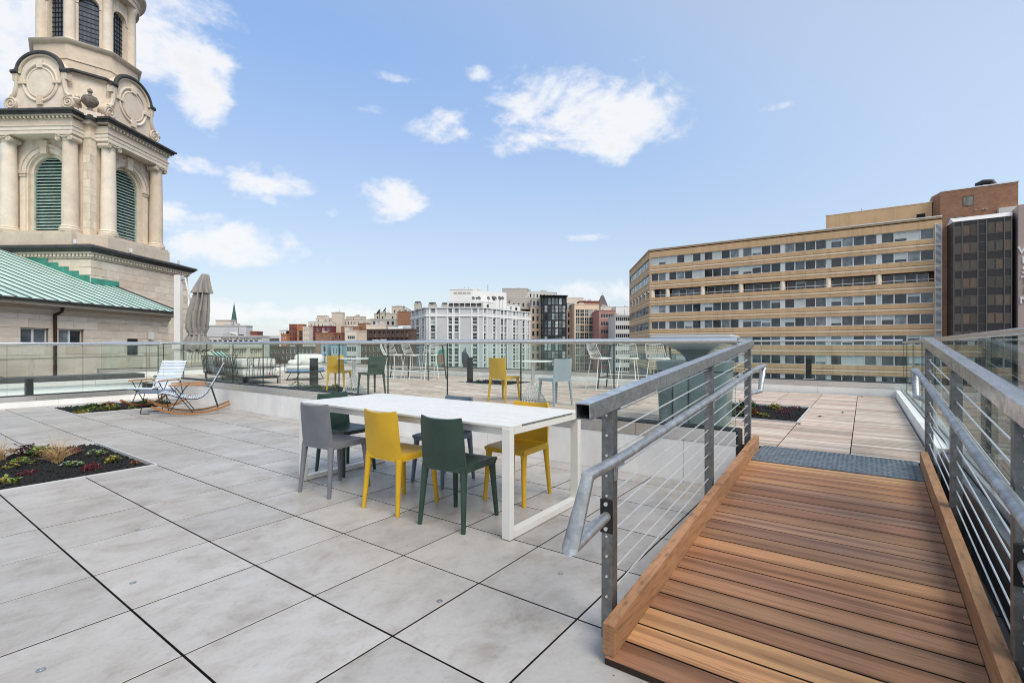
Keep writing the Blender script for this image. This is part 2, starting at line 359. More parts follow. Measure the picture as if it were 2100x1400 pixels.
def m_brick(name, c1, c2, mortar, sc=1.0):
    t = NT(name); v = t.coord('World', (1,1,1)); sp = t.n('ShaderNodeSeparateXYZ'); t.ln.new(v, sp.inputs[0])
    a = t.n('ShaderNodeMath', operation='ADD'); t.ln.new(sp.outputs[0], a.inputs[0]); t.ln.new(sp.outputs[1], a.inputs[1])
    cb = t.n('ShaderNodeCombineXYZ'); t.ln.new(a.outputs[0], cb.inputs[0]); t.ln.new(sp.outputs[2], cb.inputs[1])
    b = t.n('ShaderNodeTexBrick'); t.ln.new(cb.outputs[0], b.inputs['Vector']); t.set(b, Color1=c1, Color2=c2, Mortar=mortar, Scale=sc, Brick_Width=0.42, Row_Height=0.14, Mortar_Size=0.012)
    n = t.noise(v, 0.6, 6, 0.7); c = t.mix(b.outputs[0], t.ramp(n, [(0.3, 0.7), (0.7, 1.15)]), 0.9, 'MULTIPLY')
    t.set(t.b, Base_Color=c, Roughness=0.88); return t.mat
TILE = m_tile()
RAMPW = m_wood('ramp_hardwood', [(0.23,0.108,0.055),(0.43,0.20,0.098),(0.59,0.31,0.145),(0.29,0.14,0.076),(0.65,0.36,0.165),(0.22,0.112,0.070),(0.41,0.245,0.155),(0.31,0.15,0.086),(0.58,0.305,0.142)], rough=0.46)
TOEW = m_wood('toe_board_wood', [(0.44,0.235,0.12),(0.40,0.21,0.108)], grain=(14,1.0,14), rough=0.5, fig=0.3)
DECKW = m_wood('weathered_deck_wood', [(0.54,0.42,0.345),(0.72,0.59,0.50),(0.44,0.345,0.285),(0.78,0.68,0.585),(0.50,0.41,0.335),(0.66,0.49,0.41),(0.80,0.69,0.58),(0.48,0.37,0.30)], rough=0.6, spec=0.2, fig=0.35)
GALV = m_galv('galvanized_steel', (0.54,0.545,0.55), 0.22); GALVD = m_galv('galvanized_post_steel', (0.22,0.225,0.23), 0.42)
PIPE = m_galv('galvanized_pipe_steel', (0.47,0.485,0.50), 0.44)
STAIN = plain('stainless_rail', (0.72,0.72,0.71), 0.20, 1.0, 0.06, 20)
BAND = plain('brushed_steel_band', (0.70,0.68,0.65), 0.28, 0.85, 0.05, 6, stretch=(0.3,0.3,9))
CABLE = plain('cable_steel', (0.76,0.76,0.75), 0.38, 0.7, 0.1, 30)
CURB = plain('pale_curb_stone', (0.83,0.82,0.80), 0.62, 0, 0.14, 2.2, 0.05, stretch=(1,1,0.4))
WHITE = plain('white_powder_coat', (0.71,0.70,0.665), 0.36, 0, 0.045, 4)
SLATE_E = plain('shaded_slat_edge', (0.16,0.16,0.155), 0.6, 0, 0.1, 5)  # gap shade painted on the sides of the inner table slats
WIREW = plain('white_wire_enamel', (0.80,0.80,0.79), 0.35, 0, 0.02, 10)
BLACK = plain('black_metal', (0.018,0.018,0.019), 0.4, 0.3, 0.2, 10)
DARKG = plain('dark_gasket', (0.012,0.012,0.013), 0.7, 0, 0.2, 10)
SUB = plain('dark_substrate', (0.010,0.010,0.010), 0.95, 0, 0.3, 4)
YEL = plain('yellow_plastic', (0.60,0.36,0.014), 0.42, 0, 0.10, 7, 0.02)
GRN = plain('dark_green_plastic', (0.022,0.052,0.038), 0.40, 0, 0.22, 7, 0.02)
BLUEG = plain('blue_grey_plastic', (0.115,0.15,0.205), 0.42, 0, 0.06, 30, 0.02)
GREYP = plain('mid_grey_plastic', (0.165,0.172,0.195), 0.42, 0, 0.12, 7, 0.02)
PALEB = plain('pale_blue_grey_plastic', (0.30,0.36,0.41), 0.42, 0, 0.06, 30, 0.02)
TEAL = plain('teal_grey_enamel', (0.125,0.18,0.19), 0.30, 0.1, 0.08, 3)
TEALL = plain('pale_enamel', (0.55,0.60,0.62), 0.35, 0.0, 0.05, 3)
GLASS = m_glass('guard_glass', (0.935,0.975,0.96), 0.5, 0.003); HGLASS = m_glass('hotel_tinted_glass', (0.80,0.77,0.74), 0.6, 0.002)
CUSH = plain('white_cushion_fabric', (0.72,0.71,0.68), 0.9, 0, 0.06, 5, 0.1)
CUSHB = plain('blue_cushion_fabric', (0.22,0.38,0.62), 0.9, 0, 0.08, 5, 0.1)
ROPE = plain('black_rope', (0.025,0.024,0.023), 0.8, 0, 0.3, 40)
CANOPY = plain('taupe_canopy_fabric', (0.28,0.265,0.245), 0.88, 0, 0.16, 4, 0.12)
BAMB = plain('oiled_bamboo', (0.33,0.145,0.042), 0.42, 0, 0.22, 5, 0.03, stretch=(0.4,8,8))
LAMW = plain('white_lamella', (0.66,0.73,0.79), 0.4, 0, 0.03, 10)
LAMB = plain('blue_lamella', (0.52,0.62,0.74), 0.4, 0, 0.05, 10)
LAVA = plain('black_lava_rock', (0.010,0.010,0.011), 0.9, 0, 0.5, 60, 0.3)
PLKE = plain('shaded_plank_edge', (0.025,0.014,0.009), 0.9, 0, 0.3, 8); TILEE = plain('shaded_tile_edge', (0.012,0.011,0.010), 0.95, 0, 0.3, 8)  # joint shade put into the colour of plank and tile sides
OLIVE = plain('olive_bar_metal', (0.085,0.080,0.066), 0.42, 0.5, 0.15, 8)
MAT_R = plain('ribbed_rubber_mat', (0.16,0.19,0.22), 0.62, 0.1, 0.45, 16, 0.3)
LIME = m_stone('limestone', [(0.72,0.61,0.49),(0.78,0.68,0.56),(0.65,0.54,0.42),(0.80,0.705,0.595),(0.74,0.635,0.515)], 0.30)
LIMED = m_stone('weathered_limestone_trim', [(0.62,0.53,0.42),(0.66,0.575,0.47)], 0.85)
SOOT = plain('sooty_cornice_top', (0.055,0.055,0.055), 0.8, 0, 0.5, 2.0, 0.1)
MORT = plain('mortar', (0.24,0.19,0.14), 0.95, 0, 0.2, 6)
COPPER = m_copper()
COPG = plain('green_copper_flashing', (0.05,0.27,0.20), 0.5, 0, 0.35, 2.5)
LOUV = plain('patina_louvre', (0.40,0.54,0.49), 0.55, 0, 0.35, 2.0)
LEADW = plain('tower_window_dark_glass', (0.10,0.115,0.135), 0.1, 0.2, 0.5, 1.2)
BRONZE = plain('brown_downpipe_metal', (0.05,0.024,0.015), 0.5, 0.5, 0.2, 6)
def m_precast(name, col):
    t = NT(name); a = t.noise(t.coord('World', (1,1,1)), 0.35, 7, 0.65); b = t.noise(t.coord('World', (1.3,1.3,0.07)), 1.0, 5, 0.7)
    c = t.ramp(a, [(0.3, tuple(x*0.88 for x in col)), (0.7, tuple(x*1.07 for x in col))]); c = t.mix(c, tuple(x*0.62 for x in col), t.ramp(b, [(0.50, 0.0), (0.72, 0.75)]))
    t.set(t.b, Base_Color=c, Roughness=0.85); return t.mat
TAN = m_precast('tan_precast', (0.64,0.43,0.245))
TANL = plain('pale_precast_stripe', (0.90,0.78,0.62), 0.85, 0, 0.08, 0.5, kind='World', rnd=0)
WFRAME = plain('pale_window_frame', (0.66,0.67,0.67), 0.5, 0.2, 0.05, 3)
SHADE = plain('window_shade_fabric', (0.52,0.59,0.585), 0.85, 0, 0.10, 1.5)
W_TAN = m_window('office_window_glass', [(0.0,(0.020,0.025,0.028)),(0.5,(0.055,0.068,0.080)),(0.85,(0.12,0.15,0.175)),(1.0,(0.24,0.285,0.31))], 0.05, 0.7)
W_DARK = m_window('dark_window_glass', [(0.0,(0.010,0.012,0.014)),(0.6,(0.035,0.04,0.045)),(0.85,(0.10,0.12,0.13)),(1.0,(0.32,0.37,0.38))])
W_BLUE = m_window('bluish_window_glass', [(0.0,(0.025,0.035,0.04)),(0.5,(0.06,0.10,0.11)),(0.8,(0.16,0.22,0.24)),(1.0,(0.42,0.47,0.49))])
W_SKY = m_window('painted_sky_glass', [(0.0,(0.03,0.04,0.045)),(0.45,(0.10,0.14,0.15)),(0.75,(0.30,0.36,0.38)),(1.0,(0.55,0.60,0.62))])  # paler tones paint a sky reflection into the glass colour
W_BRZ = m_window('bronze_window_glass', [(0.0,(0.09,0.075,0.065)),(0.5,(0.16,0.135,0.115)),(1.0,(0.28,0.22,0.18))], 0.05, 0.6)
BRZSP = plain('bronze_spandrel', (0.030,0.027,0.028), 0.25, 0.3, 0.2, 0.5)
BRZM = plain('bronze_mullion', (0.16,0.14,0.13), 0.4, 0.7, 0.1, 4)
BRICKB = m_brick('brown_brick', (0.27,0.125,0.07), (0.36,0.17,0.09), (0.30,0.22,0.16), 1.0)
BRICKR = m_brick('red_brick', (0.22,0.065,0.04), (0.28,0.085,0.05), (0.24,0.15,0.12), 1.0)
BRICKO = m_brick('orange_brick', (0.42,0.16,0.07), (0.50,0.20,0.09), (0.35,0.22,0.15), 1.0)
def bld(name, col, var=0.10): return plain(name, col, 0.85, 0, var, 0.12, kind='World', rnd=0)
B_GREY = bld('grey_panel_wall', (0.55,0.56,0.57)); B_WHT = bld('white_pilaster_wall', (0.78,0.78,0.77)); B_CREAM = bld('cream_wall', (0.58,0.50,0.41)); B_CREAML = bld('pale_cream_wall', (0.70,0.62,0.52))
B_BEIGE = bld('beige_concrete_wall', (0.45,0.42,0.38)); B_PINK = bld('peach_stone_wall', (0.72,0.55,0.42)); B_RED = bld('rose_stone_wall', (0.40,0.21,0.18)); B_DRED = bld('dark_red_wall', (0.16,0.035,0.035))
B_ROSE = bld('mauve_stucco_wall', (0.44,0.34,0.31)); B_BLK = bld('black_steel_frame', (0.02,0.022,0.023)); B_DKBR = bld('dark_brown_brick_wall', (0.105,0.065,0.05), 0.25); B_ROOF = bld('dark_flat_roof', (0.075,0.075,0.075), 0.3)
B_LBLUE = bld('pale_blue_wall', (0.30,0.42,0.52)); B_SLATE = bld('slate_roof', (0.13,0.11,0.11), 0.3); B_CONC = bld('pale_concrete', (0.60,0.58,0.55))
ASPH = plain('asphalt', (0.05,0.05,0.052), 0.9, 0, 0.3, 0.05, kind='World', rnd=0)
WHT_METAL = plain('white_metal_cap', (0.75,0.76,0.76), 0.4, 0.1, 0.05, 1)
SIGNW = plain('white_sign_letter', (0.82,0.82,0.82), 0.4, 0, 0.02, 3)
SIGND = plain('dark_sign_letter', (0.10,0.11,0.12), 0.5, 0, 0.05, 3)
def leafm(name, c, rough=0.55): return plain(name, c, rough, 0, 0.35, 12)
L_GREEN = leafm('lime_succulent_leaf', (0.20,0.27,0.055)); L_DKG = leafm('dark_green_leaf', (0.045,0.085,0.025)); L_RED = leafm('red_succulent_leaf', (0.15,0.018,0.028)); L_GREYG = leafm('grey_green_leaf', (0.22,0.29,0.20))
L_YEL = leafm('yellow_leaf', (0.28,0.23,0.04)); L_STRAW = leafm('straw_blade', (0.42,0.28,0.13)); L_PURP = leafm('purple_leaf', (0.07,0.018,0.03)); L_ORNG = leafm('rust_leaf', (0.20,0.08,0.03)); L_SHRUB = leafm('shrub_leaf', (0.07,0.12,0.03))
L_DEAD = leafm('dry_leaf', (0.07,0.04,0.022))
# ------------------------------------------------------------------ terrace floor
TS = 0.611; TX0, TY0 = -1.12, 0.876; DZ = 0.295; SLOPE = 0.081
ground = MB().box(-900, 900, -300, 1600, -27.0, -26.0).build('ground', ASPH, kind='structure', label='dark asphalt ground of the city far below the terrace')
BEDS = {'near': (-8.452, -6.29, -0.346, 2.098), 'back': (-13.951, -12.118, 2.709, 4.542)}
floor = MB().box(-14.6, 0.56, -2.8, 4.82, -0.30, -0.09).build('terrace_floor', SUB, kind='structure', label='lower roof terrace of pale grey square tiles on pedestals')
tile_mesh = {}
def tile(x0, x1, y0, y1):
    gx, gy = 0.0048, 0.0052
    w = round(x1-x0, 3); h = round(y1-y0, 3); k = (w, h)
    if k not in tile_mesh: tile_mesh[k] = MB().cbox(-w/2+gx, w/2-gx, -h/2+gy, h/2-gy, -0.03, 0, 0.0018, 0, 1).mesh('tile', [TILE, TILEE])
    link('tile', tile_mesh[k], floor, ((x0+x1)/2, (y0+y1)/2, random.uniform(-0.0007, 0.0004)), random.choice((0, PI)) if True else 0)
for i in range(-3, 23):
    xb = min(TX0-TS*i, 0.545); xa = max(TX0-TS*(i+1), -14.345)
    if xb-xa < 0.03: continue
    for j in range(-5, 7):
        ya = TY0+TS*j; yb = min(ya+TS, 4.818)
        if yb-ya < 0.03: continue
        cx, cy = (xa+xb)/2, (ya+yb)/2
        skip = False; a, b = xa, xb
        for (bx0, bx1, by0, by1) in BEDS.values():
            if by0-0.01 < ya and yb < by1+0.01:
                if a >= bx0-0.01 and b <= bx1+0.01: skip = True
                elif a < bx1-0.01 < b and a >= bx0-0.01: a = bx1
        if not skip: tile(a, b, ya, yb)
for (x, y) in ((-1.77, 1.83), (-1.42, 2.46), (-3.28, 0.98), (-4.2, 1.28), (-5.3, 3.2), (-7.2, 3.3), (-9.3, 3.4), (-2.7, 0.5), (-10.1, 2.3)):
    MB().lathe([(0.016,0),(0.016,0.0012),(0.0125,0.0014),(0.0125,0.0004),(0.006,0.0004),(0.005,0.0014)], 20).build('pin', PIPE, floor, 40, (x, y, 0.0006))

# planting beds: steel edging, black lava rock, plants
ROCKS = []
for k in range(6):
    mb = MB(); n = 7
    vs = [Vector((random.gauss(0,1), random.gauss(0,1), random.gauss(0,1))).normalized()*random.uniform(0.75,1.1) for _ in range(8)]
    ROCKS.append(vs)
def rocks_into(mb, x0, x1, y0, y1, z, n, s0=0.012, s1=0.024):
    for _ in range(n):
        s = random.uniform(s0, s1); c = Vector((random.uniform(x0,x1), random.uniform(y0,y1), z+random.uniform(-0.005,0.012)))
        a = random.uniform(0, 2*PI); ca, sa = math.cos(a)*s, math.sin(a)*s
        P = [(1,0,-.3),(0.2,1,-.2),(-.9,.3,-.4),(-.1,-1,-.2),(.1,.1,.9),(-.4,-.3,.5)]
        P = [(c.x+(p[0]*ca-p[1]*sa)*random.uniform(.7,1.2), c.y+(p[0]*sa+p[1]*ca)*random.uniform(.7,1.2), c.z+p[2]*s*0.8) for p in P]
        mb.add(P, [(0,1,4),(1,2,4),(2,5,4),(2,3,5),(3,0,5),(0,4,5)])
def bed(name, r, z, label, n):
    x0, x1, y0, y1 = r
    root = thing(name, label, 'planting bed', (0, 0, 0))
    e = 0.012
    for (a, b, c, d) in ((x0,x1,y0,y0+e),(x0,x1,y1-e,y1),(x0,x0+e,y0+e,y1-e),(x1-e,x1,y0+e,y1-e)):
        MB().box(a, b, c, d, z-0.12, z+0.012).build('edging', WFRAME, root)
    MB().box(x0+e, x1-e, y0+e, y1-e, z-0.12, z-0.03).build('soil', LAVA, root)
    mb = MB(); rocks_into(mb, x0+0.03, x1-0.03, y0+0.03, y1-0.03, z-0.018, n); g = mb.build('lava_gravel', LAVA, root); g['kind'] = 'stuff'
    return root
bed('planting_bed', BEDS['near'], 0, 'black lava rock bed with succulents and dry grass set in the grey tiles', 5200)
bed('planting_bed', BEDS['back'], 0, 'planting bed beside the rocking chairs in the far corner of the terrace', 1900)

# ------------------------------------------------------------------ upper deck
DBEDS = {'ped': (-2.551, -0.718, 7.50, 9.50), 'mid': (-9.272, -7.439, 10.1, 11.6), 'sofa': (-11.716, -9.272, 6.35, 7.35)}
deck = MB().box(-19.0, -0.95, 5.03, 12.45, -0.2, 0.245).box(-0.948, 0.5, 5.52, 12.45, -0.2, 0.245).build('upper_deck', SUB, kind='structure', label='raised wooden roof deck of weathered slat panels')
slats = []
PIT = TS/6
for i in range(-1, 32):
    xb = min(-0.107-TS*(i), 0.497); xa = max(-0.107-TS*(i+1), -18.99)
    if xb-xa < 0.05: continue
    for j in range(0, 74):
        ya = 5.035+PIT*j; yb = ya+PIT-(0.012 if j % 6 == 5 else 0.008)
        if yb > 12.44: continue
        if xb > -0.94 and ya < 5.53: continue
        if any(bx0-0.01 < (xa+xb)/2 < bx1+0.01 and by0-0.05 < ya and yb < by1+0.05 for bx0, bx1, by0, by1 in DBEDS.values()): continue
        slats.append((math.hypot((xa+xb)/2, ya), xa+0.004, xb-0.004, ya, yb))
slats.sort(); sm = {}
for k, (d, xa, xb, ya, yb) in enumerate(slats[:300]):
    w = round(xb-xa, 3); h = round(yb-ya, 3)
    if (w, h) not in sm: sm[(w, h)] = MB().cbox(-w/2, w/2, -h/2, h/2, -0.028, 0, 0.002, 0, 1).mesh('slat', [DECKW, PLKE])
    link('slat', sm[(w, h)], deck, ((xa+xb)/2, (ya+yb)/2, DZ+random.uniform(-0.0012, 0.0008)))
mb = MB()
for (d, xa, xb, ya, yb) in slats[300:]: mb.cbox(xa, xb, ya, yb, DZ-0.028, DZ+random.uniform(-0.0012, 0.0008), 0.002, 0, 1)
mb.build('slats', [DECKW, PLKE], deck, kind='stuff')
bed('planting_bed', DBEDS['ped'], DZ, 'planting bed in the wooden deck behind the teal pedestal', 3200)
bed('planting_bed', DBEDS['mid'], DZ, 'planting bed with black gravel in the deck beyond the bistro table', 1200)
bed('planting_bed', DBEDS['sofa'], DZ, 'planting bed in the deck between the sofa and the bistro table', 1500)

# ------------------------------------------------------------------ curbs
def curb(name, label, axis, c0, c1, a0, a1, zb, zc, zt, seg, phase=0.0, front=+1, band=True):
    """low wall: pale blocks below, brushed steel band above. axis 'x': runs along x between a0..a1, thickness c0..c1 in y"""
    root = thing(name, label, 'curb'); root['kind'] = 'structure'
    def B(mb, u0, u1, v0, v1, z0, z1): return mb.box(u0,u1,v0,v1,z0,z1) if axis == 'x' else mb.box(v0,v1,u0,u1,z0,z1)
    u = a0; first = True
    while u < a1-1e-6:
        v = min(a1, u+(phase if first and phase else seg)); first = False
        B(MB(), u+0.002, v-0.002, c0, c1, zb, zc).build('curb_block', CURB, root); u = v
    if band:
        u = a0; first = True
        while u < a1-1e-6:
            v = min(a1, u+(phase*0.6 if first and phase else seg)); first = False
            B(MB(), u+0.0015, v-0.0015, c0-0.004, c1+0.004, zc+0.003, zt-0.012).build('steel_band', BAND, root); u = v
        B(MB(), a0, a1, c0+0.004, c1-0.004, zt-0.012, zt).build('gasket', DARKG, root)
    return root
curb('curb', 'pale curb wall with steel band between the tiles and the deck', 'x', 4.82, 5.02, -14.72, -0.945, -0.04, 0.40, 0.54, 2.42, 1.2)
MB().box(-0.944, -0.93, 4.815, 5.025, -0.04, 0.535).build('curb_end_plate', DARKG, None, kind='structure', label='dark end plate of the curb wall beside the ramp')
curb('curb', 'low pale curb with steel band along the left of the tiles', 'y', -14.60, -14.35, -2.8, 4.80, -0.04, 0.13, 0.25, 2.42, 0.9)
curb('curb', 'pale curb with steel band along the far edge of the deck', 'x', 12.45, 12.75, -19.0, 0.72, 0.262, 0.455, 0.58, 2.44, 1.1)
curb('curb', 'low pale curb running along the right of the deck', 'y', 0.515, 0.60, 5.60, 12.44, -0.04, 0.43, 0.47, 2.42, 1.5, band=False)
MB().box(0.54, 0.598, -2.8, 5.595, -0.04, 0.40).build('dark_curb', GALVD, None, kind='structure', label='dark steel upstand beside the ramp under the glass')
curb('curb', 'curb along the far side of the deck behind the sofa', 'y', -19.25, -19.0, 4.82, 12.75, -0.04, 0.455, 0.58, 2.42)

# ------------------------------------------------------------------ glass guards
GEDGE = plain('green_glass_edge', (0.022,0.048,0.040), 0.25, 0, 0.1, 5)
def guard(label, axis, c, a0, a1, zb, zr, joints, r=0.028):
    root = thing('glass_guard', label, 'glass railing'); th = 0.0075
    js = [a0]+sorted(j for j in joints if a0+0.05 < j < a1-0.05)+[a1]
    for p, q in zip(js[:-1], js[1:]):
        mb = MB(); e = 0.006; z0 = zb-0.02; z1 = zr-r*0.2
        if axis == 'x': P = lambda u, s, z: (u, c+s*th, z)
        else: P = lambda u, s, z: (c-s*th, u, z)
        A, B_ = p+e, q-e
        mb.quad(P(A,-1,z0), P(B_,-1,z0), P(B_,-1,z1), P(A,-1,z1), 0); mb.quad(P(B_,1,z0), P(A,1,z0), P(A,1,z1), P(B_,1,z1), 0)
        mb.quad(P(A,1,z0), P(A,-1,z0), P(A,-1,z1), P(A,1,z1), 1); mb.quad(P(B_,-1,z0), P(B_,1,z0), P(B_,1,z1), P(B_,-1,z1), 1)
        mb.quad(P(A,-1,z1), P(B_,-1,z1), P(B_,1,z1), P(A,1,z1), 1)
        mb.build('glass_panel', [GLASS, GEDGE], root)
    path = [(a0-0.01, c, zr), (a1+0.01, c, zr)] if axis == 'x' else [(c, a0-0.01, zr), (c, a1+0.01, zr)]
    MB().tube(path, r, 20).build('top_rail', STAIN, root, 40)
    return root
guard('glass guard with round steel rail standing between the dining table and the deck', 'x', 4.90, -14.66, -0.96, 0.54, 1.362, [-0.96-1.213*k for k in range(1, 12)], 0.029)
guard('glass guard along the left edge of the tiled terrace', 'y', -14.48, -2.8, 4.86, 0.25, 1.345, [3.376-1.22*k for k in range(-1, 6)], 0.033)
guard('glass guard along the far edge of the deck in front of the tan office block', 'x', 12.6, -19.1, 0.62, 0.58, 1.43, [0.5-1.22*k for k in range(0, 16)], 0.024)
guard('glass guard beside the ramp, mirroring the cable railing', 'y', 0.64, -2.8, 12.58, 0.43, 1.385, [4.15+1.5*k for k in range(-5, 6)], 0.021)
guard('glass guard behind the sofa at the far side of the deck', 'y', -19.12, 4.9, 12.6, 0.58, 1.40, [4.9+1.25*k for k in range(1, 6)], 0.024)
gs = MB().box(0.607, 0.632, -2.8, 12.5, 0.36, 0.452).box(0.648, 0.673, -2.8, 12.5, 0.36, 0.452).box(0.60, 0.68, -2.8, 12.5, -0.04, 0.359).build('glass_shoe', BAND, None, kind='structure', label='steel channel holding the glass beside the ramp')

# ------------------------------------------------------------------ ramp
ramp = thing('ramp', 'reddish hardwood ramp rising from the tiles to the deck', 'ramp')
SA = math.atan(SLOPE)
def rz(y): return (y-1.86)*SLOPE
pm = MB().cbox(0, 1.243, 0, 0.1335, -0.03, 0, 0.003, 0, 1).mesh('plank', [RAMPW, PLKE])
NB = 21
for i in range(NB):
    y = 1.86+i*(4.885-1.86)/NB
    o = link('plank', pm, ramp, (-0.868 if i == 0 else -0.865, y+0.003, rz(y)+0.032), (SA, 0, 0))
for x0 in (-0.881, 0.378):
    mb = MB(); w = 0.05; h = 0.125
    p0, p1 = 1.875, 5.30
    vs = [(x0, p0, rz(p0)+0.034), (x0, p1, rz(p1)+0.034), (x0, p1, rz(p1)+0.034+h), (x0, p0, rz(p0)+0.034+h)]
    mb.ext(vs, (w, 0, 0)); mb.build('toe_board', TOEW, ramp)
for x in (-0.84, -0.25, 0.33):
    MB().ext([(x, 1.9, -0.0), (x, 5.5, 0.0), (x, 5.5, rz(5.5)-0.0), (x, 1.9, rz(1.9)+0.002)], (0.05, 0, 0)).build('stringer', GALVD, ramp)
mb = MB(); y0, y1, y2 = 4.892, 5.30, 5.56
x0, x1 = -0.829, 0.376
def mz(y): return (rz(y)+0.036) if y < 5.3 else rz(5.3)+0.036+(DZ+0.006-rz(5.3)-0.036)*(y-5.3)/0.26
mb.add([(x0,y0,mz(y0)-.02),(x1,y0,mz(y0)-.02),(x1,y0,mz(y0)),(x0,y0,mz(y0)),(x0,y1,mz(y1)),(x1,y1,mz(y1)),(x0,y2,mz(y2)),(x1,y2,mz(y2))], [(0,1,2,3),(3,2,5,4),(4,5,7,6)])
pm_ = mb.build('threshold_plate', MAT_R, ramp)
rb = MB()
for j in range(16):                                   # raised tread bars of the plate
    for i in range(34):
        x = x0+0.02+i*(x1-x0-0.03)/34; y = y0+0.022+j*0.041; a = 0.8 if (i+j) % 2 else -0.8
        if y > y2-0.03: continue
        d = Vector((math.cos(a), math.sin(a)*0.9, 0))*0.011
        rb.bar((x-d.x, y-d.y, mz(y-d.y)+0.0012), (x+d.x, y+d.y, mz(y+d.y)+0.0012), 0.006, 0.003)
o = rb.build('tread_bars', MAT_R, pm_); o['kind'] = 'stuff'

# ------------------------------------------------------------------ cable railings
def sq_tube(mb, p, q, w, t=0.005):
    p = Vector(p); q = Vector(q); u = Vector((0,0,1)); d = (q-p).normalized(); r = d.cross(u).normalized(); u = r.cross(d)
    for s in (-1, 1):
        mb.bar(p+r*s*(w/2-t/2), q+r*s*(w/2-t/2), t, w, u)
        mb.bar(p+u*s*(w/2-t/2), q+u*s*(w/2-t/2), w-2*t, t, u)
def railing(side, x, posts, label, hx):
    root = thing('cable_railing', label, 'railing')
    top = lambda y: 1.025+SLOPE*(y-2.06)
    pw = 0.055
    bolt = MB().tube([(0,0,0),(0,-0.006,0)], 0.006, 6).mesh('bolt', CABLE)
    fit = MB().tube([(0,0.0,0),(0,0.022,0.002),(0,0.075,0.006)], 0.0065, 6, radii=[0.010,0.0055,0.0065]).tube([(0,0.075,0.006),(0,0.105,0.0085)], 0.0038, 6).mesh('cable_fitting', CABLE)
    for k, y in enumerate(posts):
        z0 = 0.0 if k == 0 else rz(y)*0.2
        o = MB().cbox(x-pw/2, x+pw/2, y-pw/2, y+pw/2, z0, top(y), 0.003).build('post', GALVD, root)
        if k == 0 or k == len(posts)-1:
            for c in range(10):
                if k == 0: link('bolt', bolt, o, (x, y-pw/2, 0.19+0.09*c))
                if k == 0: link('cable_fitting', fit, o, (x, y+pw/2, 0.19+0.09*c+SLOPE*pw/2))
                else: link('cable_fitting', fit, o, (x, y-pw/2, 0.19+0.09*c+SLOPE*(y-pw/2-2.06)), (0, 0, PI))
                if k: link('bolt', bolt, o, (x, y+pw/2, 0.19+0.09*c+SLOPE*(y+pw/2-2.06)), (0, 0, PI))
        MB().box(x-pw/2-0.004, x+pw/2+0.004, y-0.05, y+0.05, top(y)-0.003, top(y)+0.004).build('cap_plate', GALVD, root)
        # bracket that carries the pipe
        s = 1 if side < 0 else -1
        zh = 0.795+SLOPE*(y-1.9)
        MB().box(x+s*(pw/2), x+s*(pw/2+0.006), y-0.018, y+0.018, zh-0.10, zh-0.025).bar((x+s*(pw/2+0.003), y, zh-0.04), (hx, y+0.02, zh-0.018), 0.02, 0.008).build('bracket', PIPE, root)
    mb = MB(); sq_tube(mb, (x, 1.80, top(1.80)+0.037), (x, posts[-1]+0.14, top(posts[-1]+0.14)+0.037), 0.068); mb.build('top_rail', GALV, root)
    ya, yb = posts[0]-0.02, posts[-1]+0.02
    for c in range(10):
        f = lambda y: 0.19+0.09*c+SLOPE*(y-2.06)
        MB().tube([(x, ya, f(ya)), (x, yb, f(yb))], 0.0041, 6).build('cable', CABLE, root)
    # round handrail with returns at both ends
    y1 = posts[-1]
    P = [(hx, posts[0]-0.04, 0.55), (hx, posts[0]-0.42, 0.54), (hx, posts[0]-0.335, 0.805), (hx, posts[0]+0.06, 0.822), (hx, y1+0.02, 0.822+SLOPE*(y1-posts[0]-0.04)),
         (hx, y1+0.50, 0.822+SLOPE*(y1-posts[0]-0.04)+0.02), (hx, y1+0.32, 0.845), (x, y1+0.03, 0.835)]
    P[0] = (x, posts[0]-pw/2, 0.55); P[1] = (x+(hx-x)*0.5, posts[0]-0.42, 0.545)
    if side > 0: P[1] = (P[1][0], posts[0]-0.95, P[1][2]-0.03); P[2] = (hx, posts[0]-0.87, 0.772)
    MB().tube(P, 0.0215, 18).build('handrail', PIPE, root, 40)
    MB().cbox(x-0.03, x+0.03, posts[0]-pw/2-0.008, posts[0]-pw/2-0.0005, 0.475, 0.625, 0.002).build('flange_plate', BLACK, root)
    for z in (0.495, 0.605): MB().tube([(x, posts[0]-pw/2-0.006, z), (x, posts[0]-pw/2-0.016, z)], 0.009, 8).build('flange_bolt', CABLE, root)
    return root
railing(-1, -0.935, [2.06, 3.82, 5.31], 'galvanised cable railing on the table side of the ramp', -0.872)
railing(+1, 0.455, [2.45, 4.0, 5.52], 'galvanised cable railing on the outer side of the ramp by the glass', 0.392)
